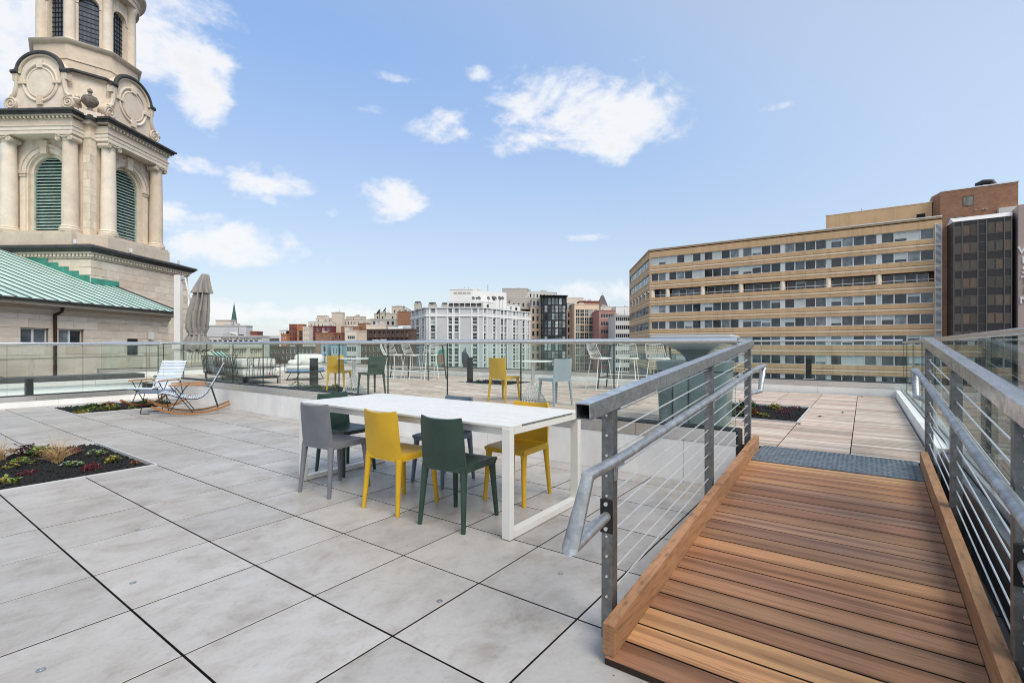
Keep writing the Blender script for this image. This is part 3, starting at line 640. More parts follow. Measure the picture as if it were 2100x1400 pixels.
# ------------------------------------------------------------------ dining table and chairs
tb = thing('dining_table', 'long white slatted metal table with sled legs and seven chairs around it', 'table', (-3.19, 3.165, 0))
TW, TD, TH = 1.265, 0.505, 0.77
ns = 7; sw = (2*TD)/ns
for k in range(ns):
    y = -TD+sw*k; MB().cbox(-TW, TW, y+0.0042, y+sw-0.0042, TH-0.016, TH, 0.0015, 0, (1 if 0 < k < ns-1 else 0)).build('slat', [WHITE, SLATE_E], tb)
for s in (-1, 1):
    MB().box(-TW+0.06, TW-0.06, s*(TD-0.07)-0.02, s*(TD-0.07)+0.02, TH-0.075, TH-0.0165).build('apron', WHITE, tb)
    lg = MB(); x0 = s*(TW-0.035); a, b = x0-0.035, x0+0.035
    lg.cbox(a, b, -TD, -TD+0.05, 0.006, TH-0.0165, 0.003); o = lg.build('leg', WHITE, tb)
    MB().cbox(a, b, TD-0.05, TD, 0.006, TH-0.0165, 0.003).build('leg', WHITE, tb)
    MB().box(a, b, -TD+0.0505, TD-0.0505, 0.006, 0.05).build('floor_bar', WHITE, tb)
    MB().box(a, b, -TD+0.0505, TD-0.0505, TH-0.06, TH-0.017).build('cross_bar', WHITE, tb)
    for t in (-1, 1): MB().box(a+0.01, b-0.01, t*(TD-0.03)-0.015, t*(TD-0.03)+0.015, 0, 0.0058).build('foot', BLACK, tb)
def chair(name, mat, label, loc, rot, group):
    root = thing(name, label, 'chair', loc, rot, group)
    def back(u, v):
        x = (u-0.5)*2; zt = 0.805-0.014*(1-x*x)-0.012*max(0, abs(x)-0.86)/0.14*0
        z = 0.425+(zt-0.425)*v; w = 0.192-0.006*v-(0.010*max(0, (v-0.93)/0.07)**2)
        return (x*w, -0.195-0.055*v+0.03*(x*x)*(0.35+0.65*v)-0.018*(1-x*x)*v, z)
    MB().shell(back, 10, 8, 0.017).build('backrest', mat, root, 50)
    def seat(u, v):
        x = (u-0.5)*2; y = -0.2+0.425*v
        return (x*(0.192+0.006*v), y, 0.447-0.012*(1-x*x)*math.sin(PI*min(1, v*1.05))-0.010*max(0, (v-0.85)/0.15)**2)
    MB().shell(seat, 10, 8, 0.024).build('seat', mat, root, 50)
    ap = MB()
    for s in (-1, 1): ap.bar((s*0.182, -0.19, 0.425), (s*0.187, 0.21, 0.425), 0.022, 0.032)
    ap.bar((-0.18, 0.205, 0.424), (0.18, 0.205, 0.424), 0.022, 0.028); ap.bar((-0.18, -0.19, 0.424), (0.18, -0.19, 0.424), 0.022, 0.030)
    ap.build('seat_frame', mat, root)
    for sx in (-1, 1):
        for sy in (-1, 1):
            b = Vector((sx*0.196, sy*0.222, 0)); t = Vector((sx*0.172, sy*0.185, 0.432)); lg = MB()
            pth = [t, t.lerp(b, 0.25), b]; rr = [0.029, 0.0235, 0.0165]
            lg.tube(pth, 0.02, 8, radii=rr); lg.build('leg', mat, root, 50)
    return root
GT = 'chairs around the white dining table'
c_grey = chair('dining_chair', GREYP, 'mid grey chair at the left end of the near row of the white table', (-3.93, 2.70, 0), rad(5), GT)
chair('dining_chair', YEL, 'yellow chair between the grey and green chairs on the near side of the table', (-3.105, 2.755, 0), rad(2), GT)
chair('dining_chair', GRN, 'dark green chair nearest the ramp on the near side of the table', (-2.485, 2.78, 0), rad(6), GT)
chair('dining_chair', YEL, 'yellow chair on the far side of the white table facing the camera', (-2.455, 3.51, 0), rad(183), GT)
chair('dining_chair', BLUEG, 'blue grey chair on the far side of the white table', (-3.335, 3.50, 0), rad(180), GT)
chair('dining_chair', GRN, 'dark green chair at the far short end of the white table', (-4.44, 3.18, 0), rad(-88), GT)
GB = 'chairs at the bistro tables on the deck'
chair('bistro_chair', YEL, 'yellow chair at the bistro table beside the pale grey chair', (-5.42, 7.30, DZ), rad(0), GB)
chair('bistro_chair', PALEB, 'pale grey blue chair at the bistro table behind the glass', (-4.36, 7.36, DZ), rad(68), GB)
chair('bistro_chair', YEL, 'yellow chair at the bistro table nearer the sofa', (-9.62, 6.72, DZ), rad(32), GB)
chair('bistro_chair', GRN, 'dark green chair at the bistro table nearer the sofa', (-8.42, 6.66, DZ), rad(80), GB)
def bistro(label, loc, top_r, h):
    root = thing('bistro_table', label, 'table', loc, 0.3, 'bistro tables on the deck')
    MB().lathe([(top_r-0.012,h-0.018),(top_r,h-0.014),(top_r,h-0.004),(top_r-0.006,h)], 40).build('table_top', WHITE, root, 40)
    MB().tube([(0,0,0.33),(0,0,h-0.018)], 0.036, 12).build('stem', CABLE, root, 40)
    w = MB(); N = 26; R0, R1, zt = 0.25, 0.036, 0.36
    for k in range(N):
        a = 2*PI*k/N
        for tw in (-1, 1):
            w.tube([((R0+(R1-R0)*t)*math.cos(a+tw*0.55*t), (R0+(R1-R0)*t)*math.sin(a+tw*0.55*t), 0.006+zt*t) for t in (0, .33, .66, 1)], 0.0035, 4)
    for z, r in ((0.006, R0), (0.13, R0*0.69)): w.tube([(r*math.cos(2*PI*j/32), r*math.sin(2*PI*j/32), z) for j in range(32)], 0.005, 5, closed=True)
    w.build('wire_cone', CABLE, root)
    return root
bistro('round white bistro table on a wire cone between yellow and pale chairs', (-4.97, 7.58, DZ), 0.36, 0.74)
bistro('round white bistro table on a wire cone nearer the sofa', (-9.10, 6.72, DZ), 0.36, 0.74)

# ------------------------------------------------------------------ bar tables and wire stools
def bar_table(label, loc, rot, L=1.8, D=0.75, h=1.045):
    root = thing('bar_table', label, 'bar table', loc, rot, 'bar tables on the deck')
    MB().cbox(-L/2, L/2, -D/2, D/2, h-0.03, h, 0.004).build('table_top', OLIVE, root)
    for sx in (-1, 1):
        for sy in (-1, 1): MB().tube([(sx*(L/2-0.03), sy*(D/2-0.02), 0), (sx*(L/2-0.14), sy*(D/2-0.08), h-0.03)], 0.022, 10, radii=[0.018, 0.026]).build('leg', OLIVE, root, 40)
        MB().tube([(sx*(L/2-0.055), -D/2+0.03, 0.27), (sx*(L/2-0.055), D/2-0.03, 0.27)], 0.014, 8).build('foot_bar', OLIVE, root, 40)
    for sy in (-1, 1): MB().tube([(-L/2+0.055, sy*(D/2-0.035), 0.272), (L/2-0.055, sy*(D/2-0.035), 0.272)], 0.014, 8).build('foot_bar', OLIVE, root, 40)
    return root
bar_table('dark bar height table with wire stools near the teal pedestal', (-4.35, 11.05, DZ), rad(8), 1.7)
bar_table('dark bar height table with wire stools near the sofa', (-11.35, 10.75, DZ), rad(-4), 1.9)
def stool(label, loc, rot, group):
    root = thing('bar_stool', label, 'bar stool', loc, rot, group)
    zs = 0.74; w = MB()
    # seat and back shell drawn as wires along a bent profile: v from seat front to back top
    def S(u, v):
        x = (u-0.5)*2
        if v < 0.5:
            t = v/0.5; y = 0.20-0.36*t; z = zs-0.03*math.sin(PI*t)+0.03*x*x*t; hw = 0.20+0.02*t
        else:
            t = (v-0.5)/0.5; y = -0.16-0.10*math.sin(t*PI/2); z = zs+0.03*x*x+0.30*t; hw = 0.22-0.03*t*t; y += 0.07*x*x*(1-0.4*t)
        return (x*hw, y, z)
    NU = 11
    for i in range(NU+1): w.tube([S(i/NU, j/14) for j in range(15)], 0.0032, 4)
    for v in (0.16, 0.34, 0.5, 0.62): w.tube([S(i/12, v) for i in range(13)], 0.0032, 4)
    for i in range(NU):
        w.tube([S(i/NU, 0.62), S((i+1)/NU, 0.74)], 0.003, 4); w.tube([S((i+1)/NU, 0.62), S(i/NU, 0.74)], 0.003, 4)
    w.tube([S(i/12, 0.74) for i in range(13)], 0.0032, 4)
    w.build('wire_shell', WIREW, root)
    MB().tube([S(0, j/14) for j in range(15)]+[S(i/10, 1) for i in range(1, 11)]+[S(1, 1-j/14) for j in range(1, 15)]+[S(1-i/10, 0) for i in range(1, 10)], 0.007, 6, closed=True).build('rim', WIREW, root, 50)
    MB().shell(lambda u, v: ((u-0.5)*0.36, 0.18-0.33*v, zs-0.008-0.03*math.sin(PI*v)+0.012), 6, 6, 0.02).build('seat_pad', WIREW, root, 50)
    for sx in (-1, 1):
        MB().tube([(sx*0.15, 0.15, zs-0.03), (sx*0.22, 0.23, 0.01), (sx*0.22, -0.23, 0.01), (sx*0.15, -0.13, zs-0.04)], 0.0075, 6).build('leg', WIREW, root, 40)
    z = 0.26; MB().tube([(-0.195, 0.20, z), (0.195, 0.20, z), (0.195, -0.20, z), (-0.195, -0.20, z)], 0.006, 6, closed=True).build('foot_rest', WIREW, root, 40)
    MB().tube([(-0.22, 0.0, 0.01), (0.22, 0.0, 0.01)], 0.006, 6).build('cross_wire', WIREW, root, 40)
    return root
GS = 'white wire bar stools on the deck'
st = stool('white wire stool at the near corner of the bar table by the pedestal', (-4.98, 10.40, DZ), rad(-30), GS)
dup(st, (-4.28, 10.42, DZ), rad(12), 'white wire stool in the middle of the bar table by the pedestal', GS)
dup(st, (-3.66, 10.58, DZ), rad(-4), 'white wire stool closest to the teal pedestal', GS)
dup(st, (-12.25, 10.35, DZ), rad(-40), 'white wire stool at the sofa end of the farther bar table', GS)
dup(st, (-11.75, 10.15, DZ), rad(2), 'second wire stool from the sofa at the farther bar table', GS)
dup(st, (-11.10, 10.25, DZ), rad(-6), 'third wire stool from the sofa at the farther bar table', GS)
dup(st, (-10.62, 10.55, DZ), rad(60), 'wire stool at the end of the farther bar table towards the bollard', GS)

# ------------------------------------------------------------------ teal pedestal
pd = thing('grill_pedestal', 'teal grey tapered pedestal with a flared pale top beside the ramp', 'pedestal', (-1.80, 6.66, DZ), rad(6))
def rsq(h, r, n=5):
    P = []
    for cx, cy, a0 in ((h-r,-h+r,-PI/2),(h-r,h-r,0),(-h+r,h-r,PI/2),(-h+r,-h+r,PI)):
        for k in range(n+1): a = a0+PI/2*k/n; P.append((cx+r*math.cos(a), cy+r*math.sin(a)))
    return P
def loft(secs, mats, name, parent, smooth=50, m=None):
    n = len(secs[0][0]); mb = MB(); vs = []; fs = []
    for P, z in secs: vs += [(x, y, z) for x, y in P]
    for i in range(len(secs)-1):
        for j in range(n): fs.append((i*n+j, i*n+(j+1)%n, (i+1)*n+(j+1)%n, (i+1)*n+j))
    fs.append(tuple(range(n-1,-1,-1))); fs.append(tuple(range((len(secs)-1)*n, len(secs)*n)))
    mb.add(vs, fs); return mb.build(name, mats, parent, smooth)
loft([(rsq(0.40,0.10),0.0),(rsq(0.425,0.10),0.69)], TEAL, 'cabinet', pd, 30)
loft([(rsq(0.415,0.10),0.69),(rsq(0.415,0.10),0.705)], DARKG, 'reveal', pd, 30)
loft([(rsq(0.428,0.10),0.705),(rsq(0.436,0.10),0.815),(rsq(0.43,0.10),0.823)], TEAL, 'collar', pd, 30)
loft([(rsq(0.10,0.02),0.80),(rsq(0.115,0.02),0.86),(rsq(0.17,0.02),0.93),(rsq(0.22,0.02),0.97)], TEAL, 'flared_neck', pd, 40)
loft([(rsq(0.225,0.02),0.97),(rsq(0.33,0.03),1.03),(rsq(0.42,0.03),1.075),(rsq(0.485,0.03),1.125),(rsq(0.485,0.03),1.155)], TEALL, 'flared_top', pd, 30)
for x in (-0.21, -0.015): MB().box(x-0.0035, x+0.0035, -0.4285, -0.40, 0.02, 0.685).build('door_seam', DARKG, pd)
MB().box(-0.2, -0.03, -0.426, -0.405, 0.02, 0.68).build('door_panel', TEAL, pd)
for x in (-0.15, -0.10): MB().tube([(x, -0.42, 0.52), (x, -0.428, 0.52)], 0.006, 8).build('screw_hole', DARKG, pd)

# ------------------------------------------------------------------ bollard lights
def bollard(label, loc, h, w=0.10):
    root = thing('bollard_light', label, 'bollard light', loc, 0.1, 'black bollard lights')
    MB().cbox(-w/2, w/2, -w/2, w/2, 0, h-0.10, 0.004).build('post', BLACK, root)
    MB().cbox(-w/2+0.008, w/2-0.008, -w/2+0.008, w/2-0.008, h-0.10, h-0.06, 0.002).build('lens', DARKG, root)
    MB().cbox(-w/2, w/2, -w/2, w/2, h-0.06, h, 0.004).build('cap', BLACK, root)
    MB().box(-w*0.9, w*0.9, -w*0.9, w*0.9, 0, 0.012).build('base_plate', WFRAME, root)
bollard('black bollard light in the bed by the yellow bistro chair', (-11.3, 7.15, DZ-0.02), 0.72, 0.15)
bollard('black bollard light in the middle of the deck beyond the bistro tables', (-8.75, 10.22, DZ-0.02), 0.72, 0.12)
bollard('black bollard light on the far curb before the tan offices', (-1.0, 12.70, 0.58), 0.47, 0.11)
bollard('black bollard light on the far curb behind the cable railing', (-2.25, 12.70, 0.58), 0.47, 0.11)
bollard('black bollard light outside the left glass guard', (-14.95, 2.57, 0.06), 0.52, 0.12)

# ------------------------------------------------------------------ lounge set
GL = 'white lounge seats on the deck'
def rope_panel(mb_list, root, P, Q, z0, z1, n, lean, r=0.0065):
    P = Vector(P); Q = Vector(Q); d = Q-P; nrm = Vector((d.y, -d.x, 0)).normalized()
    for k in range(n):
        t = (k+0.5)/n+random.uniform(-0.3, 0.3)/n; b = P+d*t; tt = t+random.uniform(-0.7, 0.7)/n*0.8; a = P+d*tt
        MB().tube([(b.x, b.y, z0), (a.x+nrm.x*lean, a.y+nrm.y*lean, z1)], r, 5).build('rope', ROPE, root)
def cushion(root, x0, x1, y0, y1, z0, z1, mat=CUSH, tilt=0.0, name='cushion', c=0.05):
    P = lambda i, z: rsq2(x0+i, x1-i, y0+i, y1-i, c)
    secs = [(P(c*0.7, 0), z0), (P(c*0.15, 0), z0+c*0.5), (P(0, 0), (z0+z1)/2), (P(c*0.15, 0), z1-c*0.5), (P(c*0.8, 0), z1)]
    return loft(secs, mat, name, root, 60)
def rsq2(x0, x1, y0, y1, r, n=4):
    P = []
    for cx, cy, a0 in ((x1-r,y0+r,-PI/2),(x1-r,y1-r,0),(x0+r,y1-r,PI/2),(x0+r,y0+r,PI)):
        for k in range(n+1): a = a0+PI/2*k/n; P.append((cx+r*math.cos(a), cy+r*math.sin(a)))
    return P
sf = thing('rope_sofa', 'long outdoor sofa with white cushions and a black rope back', 'sofa', (-13.0, 6.15, DZ), rad(170.5), GL)
# local frame: x runs along the back away from the near corner, y towards the camera is the back
L, D = 3.72, 1.0
MB().box(0.03, L-0.03, -D+0.04, -0.04, 0.14, 0.19).build('seat_frame', BLACK, sf)
for (x, y) in ((0.05,-0.06),(L-0.05,-0.06),(0.05,-D+0.06),(L-0.05,-D+0.06),(L/2,-0.06)): MB().box(x-0.015, x+0.015, y-0.015, y+0.015, 0, 0.14).build('leg', BLACK, sf)
for z in (0.19, 0.44, 0.70): MB().tube([(0.02, -D+0.02, z), (0.0, -0.12, z), (0.12, 0.0+(z-0.19)*0.12, z), (L-0.12, (z-0.19)*0.12, z), (L, -0.12, z), (L-0.02, -D+0.02, z)] if z > 0.2 else [(0.02,-D+0.02,z),(0.02,-0.02,z),(L-0.02,-0.02,z),(L-0.02,-D+0.02,z)], 0.011, 8).build('back_rail', BLACK, sf, 40)
for x in (0.0, L): MB().tube([(x, -D+0.02, 0.0), (x, -D+0.02, 0.60), (x, -D+0.10, 0.70)], 0.012, 8).build('arm_post', BLACK, sf, 40)
rope_panel(None, sf, (0.10, 0.0), (L-0.08, 0.0), 0.19, 0.70, 60, -0.06, 0.0052)
rope_panel(None, sf, (0.0, -D+0.12), (0.0, -0.1), 0.19, 0.70, 11, 0.0)
for k in range(4): cushion(sf, 0.05+k*0.905, 0.05+(k+1)*0.905-0.01, -D+0.05, -0.08, 0.19, 0.40, name='seat_cushion')
for k in range(4): cushion(sf, 0.06+k*0.90, 0.06+(k+1)*0.90-0.02, -0.30, -0.055, 0.405, 0.69, name='back_cushion', c=0.09)
cushion(sf, 0.03, 0.26, -D+0.08, -0.32, 0.405, 0.68, name='arm_cushion', c=0.09)
MB().add([(0.0-0.008,-D+0.32,0.24),(-0.008,-D+0.27,0.24),(-0.008,-D+0.295,0.31)], [(0,1,2)]).build('red_tag', plain('red_tag', (0.5,0.02,0.02)), sf)
ac_ = thing('lounge_chair', 'low white lounge chair with blue edged seat cushion beside the sofa', 'armchair', (-13.55, 8.3, DZ), rad(40), GL)
for (x, y) in ((-0.4,-0.4),(0.4,-0.4),(-0.4,0.4),(0.4,0.4)): MB().tube([(x*0.7, y, 0.24), (x*1.0, y, 0.01), (x*1.0, 0, 0.01)], 0.010, 6).build('leg', BLACK, ac_, 40)
MB().box(-0.44, 0.44, -0.44, 0.44, 0.22, 0.25).build('seat_frame', BLACK, ac_)
cushion(ac_, -0.43, 0.43, -0.43, 0.43, 0.25, 0.31, CUSHB, name='seat_base_cushion', c=0.03); cushion(ac_, -0.43, 0.43, -0.43, 0.43, 0.31, 0.43, name='seat_cushion', c=0.05)
cushion(ac_, -0.42, 0.42, 0.18, 0.42, 0.43, 0.76, name='back_cushion', c=0.09); cushion(ac_, -0.42, -0.16, -0.35, 0.18, 0.43, 0.60, name='arm_cushion', c=0.08)
for s in (-1, 1): MB().tube([(s*0.45, -0.40, 0.25), (s*0.45, -0.40, 0.50), (s*0.45, 0.38, 0.52), (s*0.45, 0.42, 0.78)], 0.010, 6).build('arm_frame', BLACK, ac_, 40)

# ------------------------------------------------------------------ cantilever umbrella, folded
um = thing('cantilever_umbrella', 'folded taupe umbrella hanging from a tall white post', 'umbrella', (-14.82, 5.42, DZ), rad(35))
MB().cbox(-0.085, 0.085, -0.07, 0.07, 0, 2.88, 0.012).build('post', WHITE, um)
MB().box(-0.40, 0.40, -0.40, 0.40, -0.0, 0.05).build('base_plate', GALVD, um)
MB().cbox(-0.11, 0.11, -0.10, 0.10, 0.92, 1.05, 0.01).build('crank_collar', WHITE, um)
MB().tube([(0.11, 0, 0.98), (0.22, 0, 0.98), (0.22, 0, 0.90)], 0.012, 8).build('crank_handle', GALV, um, 40)
MB().tube([(0.06, 0, 2.84), (0.18, 0, 2.80), (0.43, 0, 1.72)], 0.022, 8).build('strut', WHITE, um, 40)
MB().cbox(0.06, 0.17, -0.04, 0.04, 2.76, 2.88, 0.01).build('hinge', GALV, um)
def folded(prof, N, amp, ph, name, mat):
    """pleated cloth hung round a leaning axis; prof rows: (t along axis, mean radius, pleat depth)"""
    mb = MB(); k = 72; vs = []; fs = []
    for (t, r, dp, ox) in prof:
        for j in range(k):
            a = 2*PI*j/k; pl = math.sin(N*a+ph+1.1*math.sin(2.3*t*6)+0.6*math.sin(a*2)); pl = math.copysign(abs(pl)**0.7, pl)
            rr = r*(1+dp*pl+0.10*math.sin(3*a+t*5))
            vs.append((ox+rr*math.cos(a)*1.05, rr*math.sin(a)*0.92, 2.90-2.02*t+(0.05*pl if t > 0.93 else 0.0)))
    for i in range(len(prof)-1):
        for j in range(k): fs.append((i*k+j, i*k+(j+1)%k, (i+1)*k+(j+1)%k, (i+1)*k+j))
    mb.add(vs, fs); return mb.build(name, mat, um, 70)
ax = lambda t: 0.70-0.20*t-0.05*math.sin(t*PI)
folded([(0.0,0.085,0.03,ax(0)),(0.012,0.095,0.08,ax(0)),(0.08,0.125,0.16,ax(.08)),(0.16,0.165,0.24,ax(.16)),(0.22,0.195,0.30,ax(.22)),(0.245,0.205,0.32,ax(.245))], 9, 0, 0.3, 'vent_flap', CANOPY)
folded([(0.20,0.115,0.26,ax(.2)),(0.26,0.145,0.30,ax(.26)),(0.36,0.17,0.34,ax(.36)),(0.48,0.195,0.36,ax(.48)),(0.60,0.205,0.36,ax(.6)),(0.70,0.205,0.32,ax(.7)),(0.765,0.19,0.18,ax(.765)),(0.785,0.18,0.10,ax(.785)),(0.80,0.19,0.14,ax(.8)),(0.86,0.23,0.24,ax(.86)),(0.95,0.255,0.30,ax(.95)),(1.0,0.26,0.34,ax(1.0))], 11, 0, 0.0, 'canopy', CANOPY)
MB().lathe([(0.195,0.0),(0.203,0.01),(0.203,0.035),(0.195,0.045)], 32, (ax(.785), 0, 2.90-2.02*0.785-0.025), sx=1.06, sy=0.95).build('tie_strap', CANOPY, um, 40)
MB().lathe([(0.05,0),(0.085,-0.02),(0.09,-0.04)], 20, (ax(0), 0, 2.915), cap=True).build('top_cap', CANOPY, um, 50)

# ------------------------------------------------------------------ rocking chairs
def rocker(label, loc, rot, group):
    root = thing('rocking_chair', label, 'rocking chair', loc, rot, group)   # faces local +y
    prof = [(0.50,0.42),(0.46,0.435),(0.38,0.42),(0.20,0.355),(0.02,0.315),(-0.08,0.315),(-0.16,0.345),(-0.24,0.42),(-0.34,0.60),(-0.44,0.80),(-0.50,0.93),(-0.53,0.98)]
    pts = []
    for i in range(len(prof)-1):
        for k in range(8): t = k/8; pts.append((prof[i][0]+(prof[i+1][0]-prof[i][0])*t, prof[i][1]+(prof[i+1][1]-prof[i][1])*t))
    pts.append(prof[-1]); acc = 0; last = None; nxt = 0.0; lam = MB().cbox(-0.28, 0.28, -0.0125, 0.0125, -0.005, 0.005, 0.003)
    lw = lam.mesh('lamella', LAMW); lb = lam.mesh('lamella', LAMB)
    L = 0; S = []
    for a, b in zip(pts[:-1], pts[1:]):
        seg = math.hypot(b[0]-a[0], b[1]-a[1])
        while nxt <= L+seg:
            t = (nxt-L)/seg; S.append((a[0]+(b[0]-a[0])*t, a[1]+(b[1]-a[1])*t, math.atan2(b[1]-a[1], b[0]-a[0]))); nxt += 0.036
        L += seg
    for k, (y, z, a) in enumerate(S): link('lamella', lw if k % 4 else lb, root, (0, y, z), (a, 0, 0))
    for s in (-1, 1):
        MB().tube([(s*0.272, y, z-0.012) for y, z in prof], 0.009, 6).build('seat_tube', BLACK, root, 40)
        arc = [(s*0.285, y, 0.035+0.40*(y+0.02)**2) for y in [-0.62+1.24*k/14 for k in range(15)]]
        rk = MB()
        for p, q in zip(arc[:-1], arc[1:]): rk.bar(p, q, 0.04, 0.035)
        rk.build('rocker_skid', BAMB, root, 30)
        MB().tube([(s*0.285, 0.34, 0.09), (s*0.285, 0.10, 0.53), (s*0.285, 0.06, 0.56)], 0.008, 6).build('leg_tube', BLACK, root, 40)
        MB().tube([(s*0.285, -0.02, 0.05), (s*0.28, 0.33, 0.55)], 0.008, 6).build('leg_tube', BLACK, root, 40)
        MB().tube([(s*0.285, -0.42, 0.11), (s*0.285, -0.30, 0.53), (s*0.28, -0.2, 0.56)], 0.008, 6).build('leg_tube', BLACK, root, 40)
        MB().cbox(s*0.315-0.035, s*0.315+0.035, -0.22, 0.36, 0.56, 0.585, 0.008).build('armrest', BAMB, root)
    MB().tube([(-0.285, -0.42, 0.10), (0.285, -0.42, 0.10)], 0.008, 6).build('cross_tube', BLACK, root, 40)
    return root
GR = 'pair of rocking chairs'
r1 = rocker('striped rocking chair facing forward next to the planting bed', (-12.35, 4.12, 0), rad(214), GR)
r2 = dup(r1, (-10.50, 4.08, 0), rad(157), 'striped rocking chair seen from the side next to the curb wall', GR)
stb = thing('side_table', 'small round dark side table with a ring handle between the rocking chairs', 'table', (-11.15, 3.72, 0))
MB().lathe([(0.285,0.40),(0.30,0.405),(0.30,0.425),(0.29,0.43)], 36).build('table_top', BLUEG, stb, 40)
MB().tube([(0,0,0.43),(0,0,0.50)], 0.006, 6).tube([(0.05*math.cos(2*PI*k/20), 0.035*math.cos(2*PI*k/20), 0.545+0.05*math.sin(2*PI*k/20)) for k in range(20)], 0.006, 6, closed=True).build('ring_handle', BLACK, stb, 40)
for a in (0.4, 2.5, 4.6):
    c, s = math.cos(a), math.sin(a)
    MB().tube([(0.20*c,0.20*s,0.40),(0.27*c,0.27*s,0.012),(0.27*math.cos(a+0.9),0.27*math.sin(a+0.9),0.012)], 0.007, 6).build('leg', BLACK, stb, 40)
# ------------------------------------------------------------------ plants in the beds
def gp(px, py, z=0.0):
    d = FPX*(EYE-z)/(py-HOR); p = at(px, d); return Vector((p.x, p.y, z))
def leaf(mb, c, d, L, w, up=0.3, m=None):
    d = Vector(d).normalized(); s = d.cross(Vector((0,0,1))); s = s.normalized() if s.length > 1e-4 else Vector((1,0,0)); n = s.cross(d)
    c = Vector(c); a = c; b = c+d*L*0.5+s*w/2+n*w*up*0.4; e = c+d*L; f = c+d*L*0.5-s*w/2+n*w*up*0.4; k = c+d*L*0.55-n*w*0.25
    mb.add([a,b,e,f,k], [(0,4,1),(1,4,2),(2,4,3),(3,4,0),(0,1,2,3)], m)
def succulent(label, loc, r, h, mats, n, kind='rosette', group='plants in the lava rock beds'):
    root = thing('succulent_plant' if kind != 'leafy' else 'leafy_plant', label, 'plant', loc, random.uniform(0, 6), group); mb = MB()
    if not isinstance(mats, (list, tuple)): mats = [mats]
    nm = len(mats); r *= 0.85; n = max(6, int(n*0.75))
    for k in range(n):
        a = random.uniform(0, 2*PI); q = math.sqrt(random.random())*r; c = Vector((q*math.cos(a), q*math.sin(a)*0.8, -0.02))
        hh = h*(1-0.5*(q/r)**2)*random.uniform(0.7, 1.1); top = c+Vector((0,0,hh)); mi = random.choices(range(nm), [3]+[1]*(nm-1))[0]
        if kind == 'rosette':
            for j in range(7):
                b = 2*PI*j/7+random.random(); el = random.uniform(0.25, 0.9)
                leaf(mb, top, (math.cos(b)*math.cos(el), math.sin(b)*math.cos(el), math.sin(el)), 0.028*random.uniform(0.8,1.25), 0.015, 0.5, mi)
        elif kind == 'spiky':
            for j in range(6):
                b = random.uniform(0, 2*PI); el = random.uniform(0.3, 1.3); leaf(mb, c+Vector((0,0,hh*random.uniform(0.2,1))), (math.cos(b)*math.cos(el), math.sin(b)*math.cos(el), math.sin(el)), 0.032, 0.009, 0.4, mi)
        else:
            mb.tube([c, top], 0.0022, 4, mi)
            for j in range(4):
                b = random.uniform(0, 2*PI); el = random.uniform(-0.2, 0.7); leaf(mb, c.lerp(top, random.uniform(0.4, 1)), (math.cos(b)*math.cos(el), math.sin(b)*math.cos(el), math.sin(el)), 0.055*random.uniform(0.7,1.3), 0.034, 0.3, mi)
    mb.build('foliage', mats, root)
def tuft(label, loc, h, n, spread, mat=L_STRAW):
    root = thing('grass_tuft', label, 'grass', loc, 0, 'plants in the lava rock beds'); mb = MB()
    for k in range(n):
        a = random.uniform(0, 2*PI); q = random.random()**0.7*spread; L = h*random.uniform(0.35, 1.0) if k % 9 else h*1.25
        b0 = Vector((math.cos(a)*0.05*random.random(), math.sin(a)*0.05*random.random(), -0.02))
        pts = [b0+Vector((math.cos(a)*q*t*t, math.sin(a)*q*t*t, L*(t-0.35*t*t*min(1, q/spread*1.2)))) for t in (0, .25, .5, .75, 1)]
        mb.tube(pts, 0.002, 3, radii=[0.0028, 0.0024, 0.0018, 0.0012, 0.0006])
    mb.build('blades', mat, root)
def P0(px, py): return gp(px, py, 0.0)
tuft('dry straw coloured grass tuft in the middle of the near bed', P0(119, 946), 0.30, 170, 0.20)
tuft('dry straw coloured grass tuft at the picture edge of the near bed', P0(-2, 942), 0.30, 110, 0.16)
succulent('lime green succulent mound in the near bed by the picture edge', P0(44, 955), 0.13, 0.09, [L_GREEN, L_YEL], 34)
succulent('yellow green succulent beside the lime mound in the near bed', P0(22, 962), 0.08, 0.06, [L_YEL, L_GREEN], 16)
succulent('low red succulent below the lime mound in the near bed', P0(57, 971), 0.12, 0.03, L_RED, 30, 'spiky')
succulent('small yellow green leafy plant at the near edge of the near bed', P0(18, 987), 0.12, 0.07, [L_GREEN, L_YEL], 12, 'leafy')
succulent('dark purple leafy plant at the back of the near bed', P0(52, 931), 0.16, 0.14, L_PURP, 34, 'leafy')
succulent('olive leafy plant with yellow leaves behind the dry grass', P0(84, 932), 0.18, 0.13, [L_DKG, L_YEL, L_GREEN], 44, 'leafy')
succulent('reddish curled plant behind the dry grass tuft', P0(148, 931), 0.11, 0.11, [L_RED, L_PURP], 46, 'spiky')
succulent('grey green succulent near the back edge of the near bed', P0(196, 934), 0.15, 0.07, [L_GREYG, L_GREEN], 34)
succulent('grey green succulent in front of the dry grass tuft', P0(146, 956), 0.14, 0.06, [L_GREYG, L_GREEN], 32)
succulent('bright red succulent at the near edge of the near bed', P0(188, 963), 0.13, 0.08, L_RED, 46, 'spiky')
succulent('yellow leafed small plant towards the corner of the near bed', P0(230, 946), 0.11, 0.08, [L_YEL, L_DKG], 16, 'leafy')
succulent('rust brown tuft in the corner of the near bed', P0(277, 950), 0.06, 0.04, L_ORNG, 26, 'spiky')
KINDS = [('dark green leafy', [L_DKG, L_SHRUB], 'leafy'), ('lime', [L_GREEN, L_YEL], 'rosette'), ('red spiky', [L_RED, L_PURP], 'spiky'), ('yellow green leafy', [L_YEL, L_DKG, L_GREEN], 'leafy'), ('grey green', [L_GREYG, L_DKG], 'rosette'), ('rust coloured', [L_ORNG, L_YEL], 'leafy')]
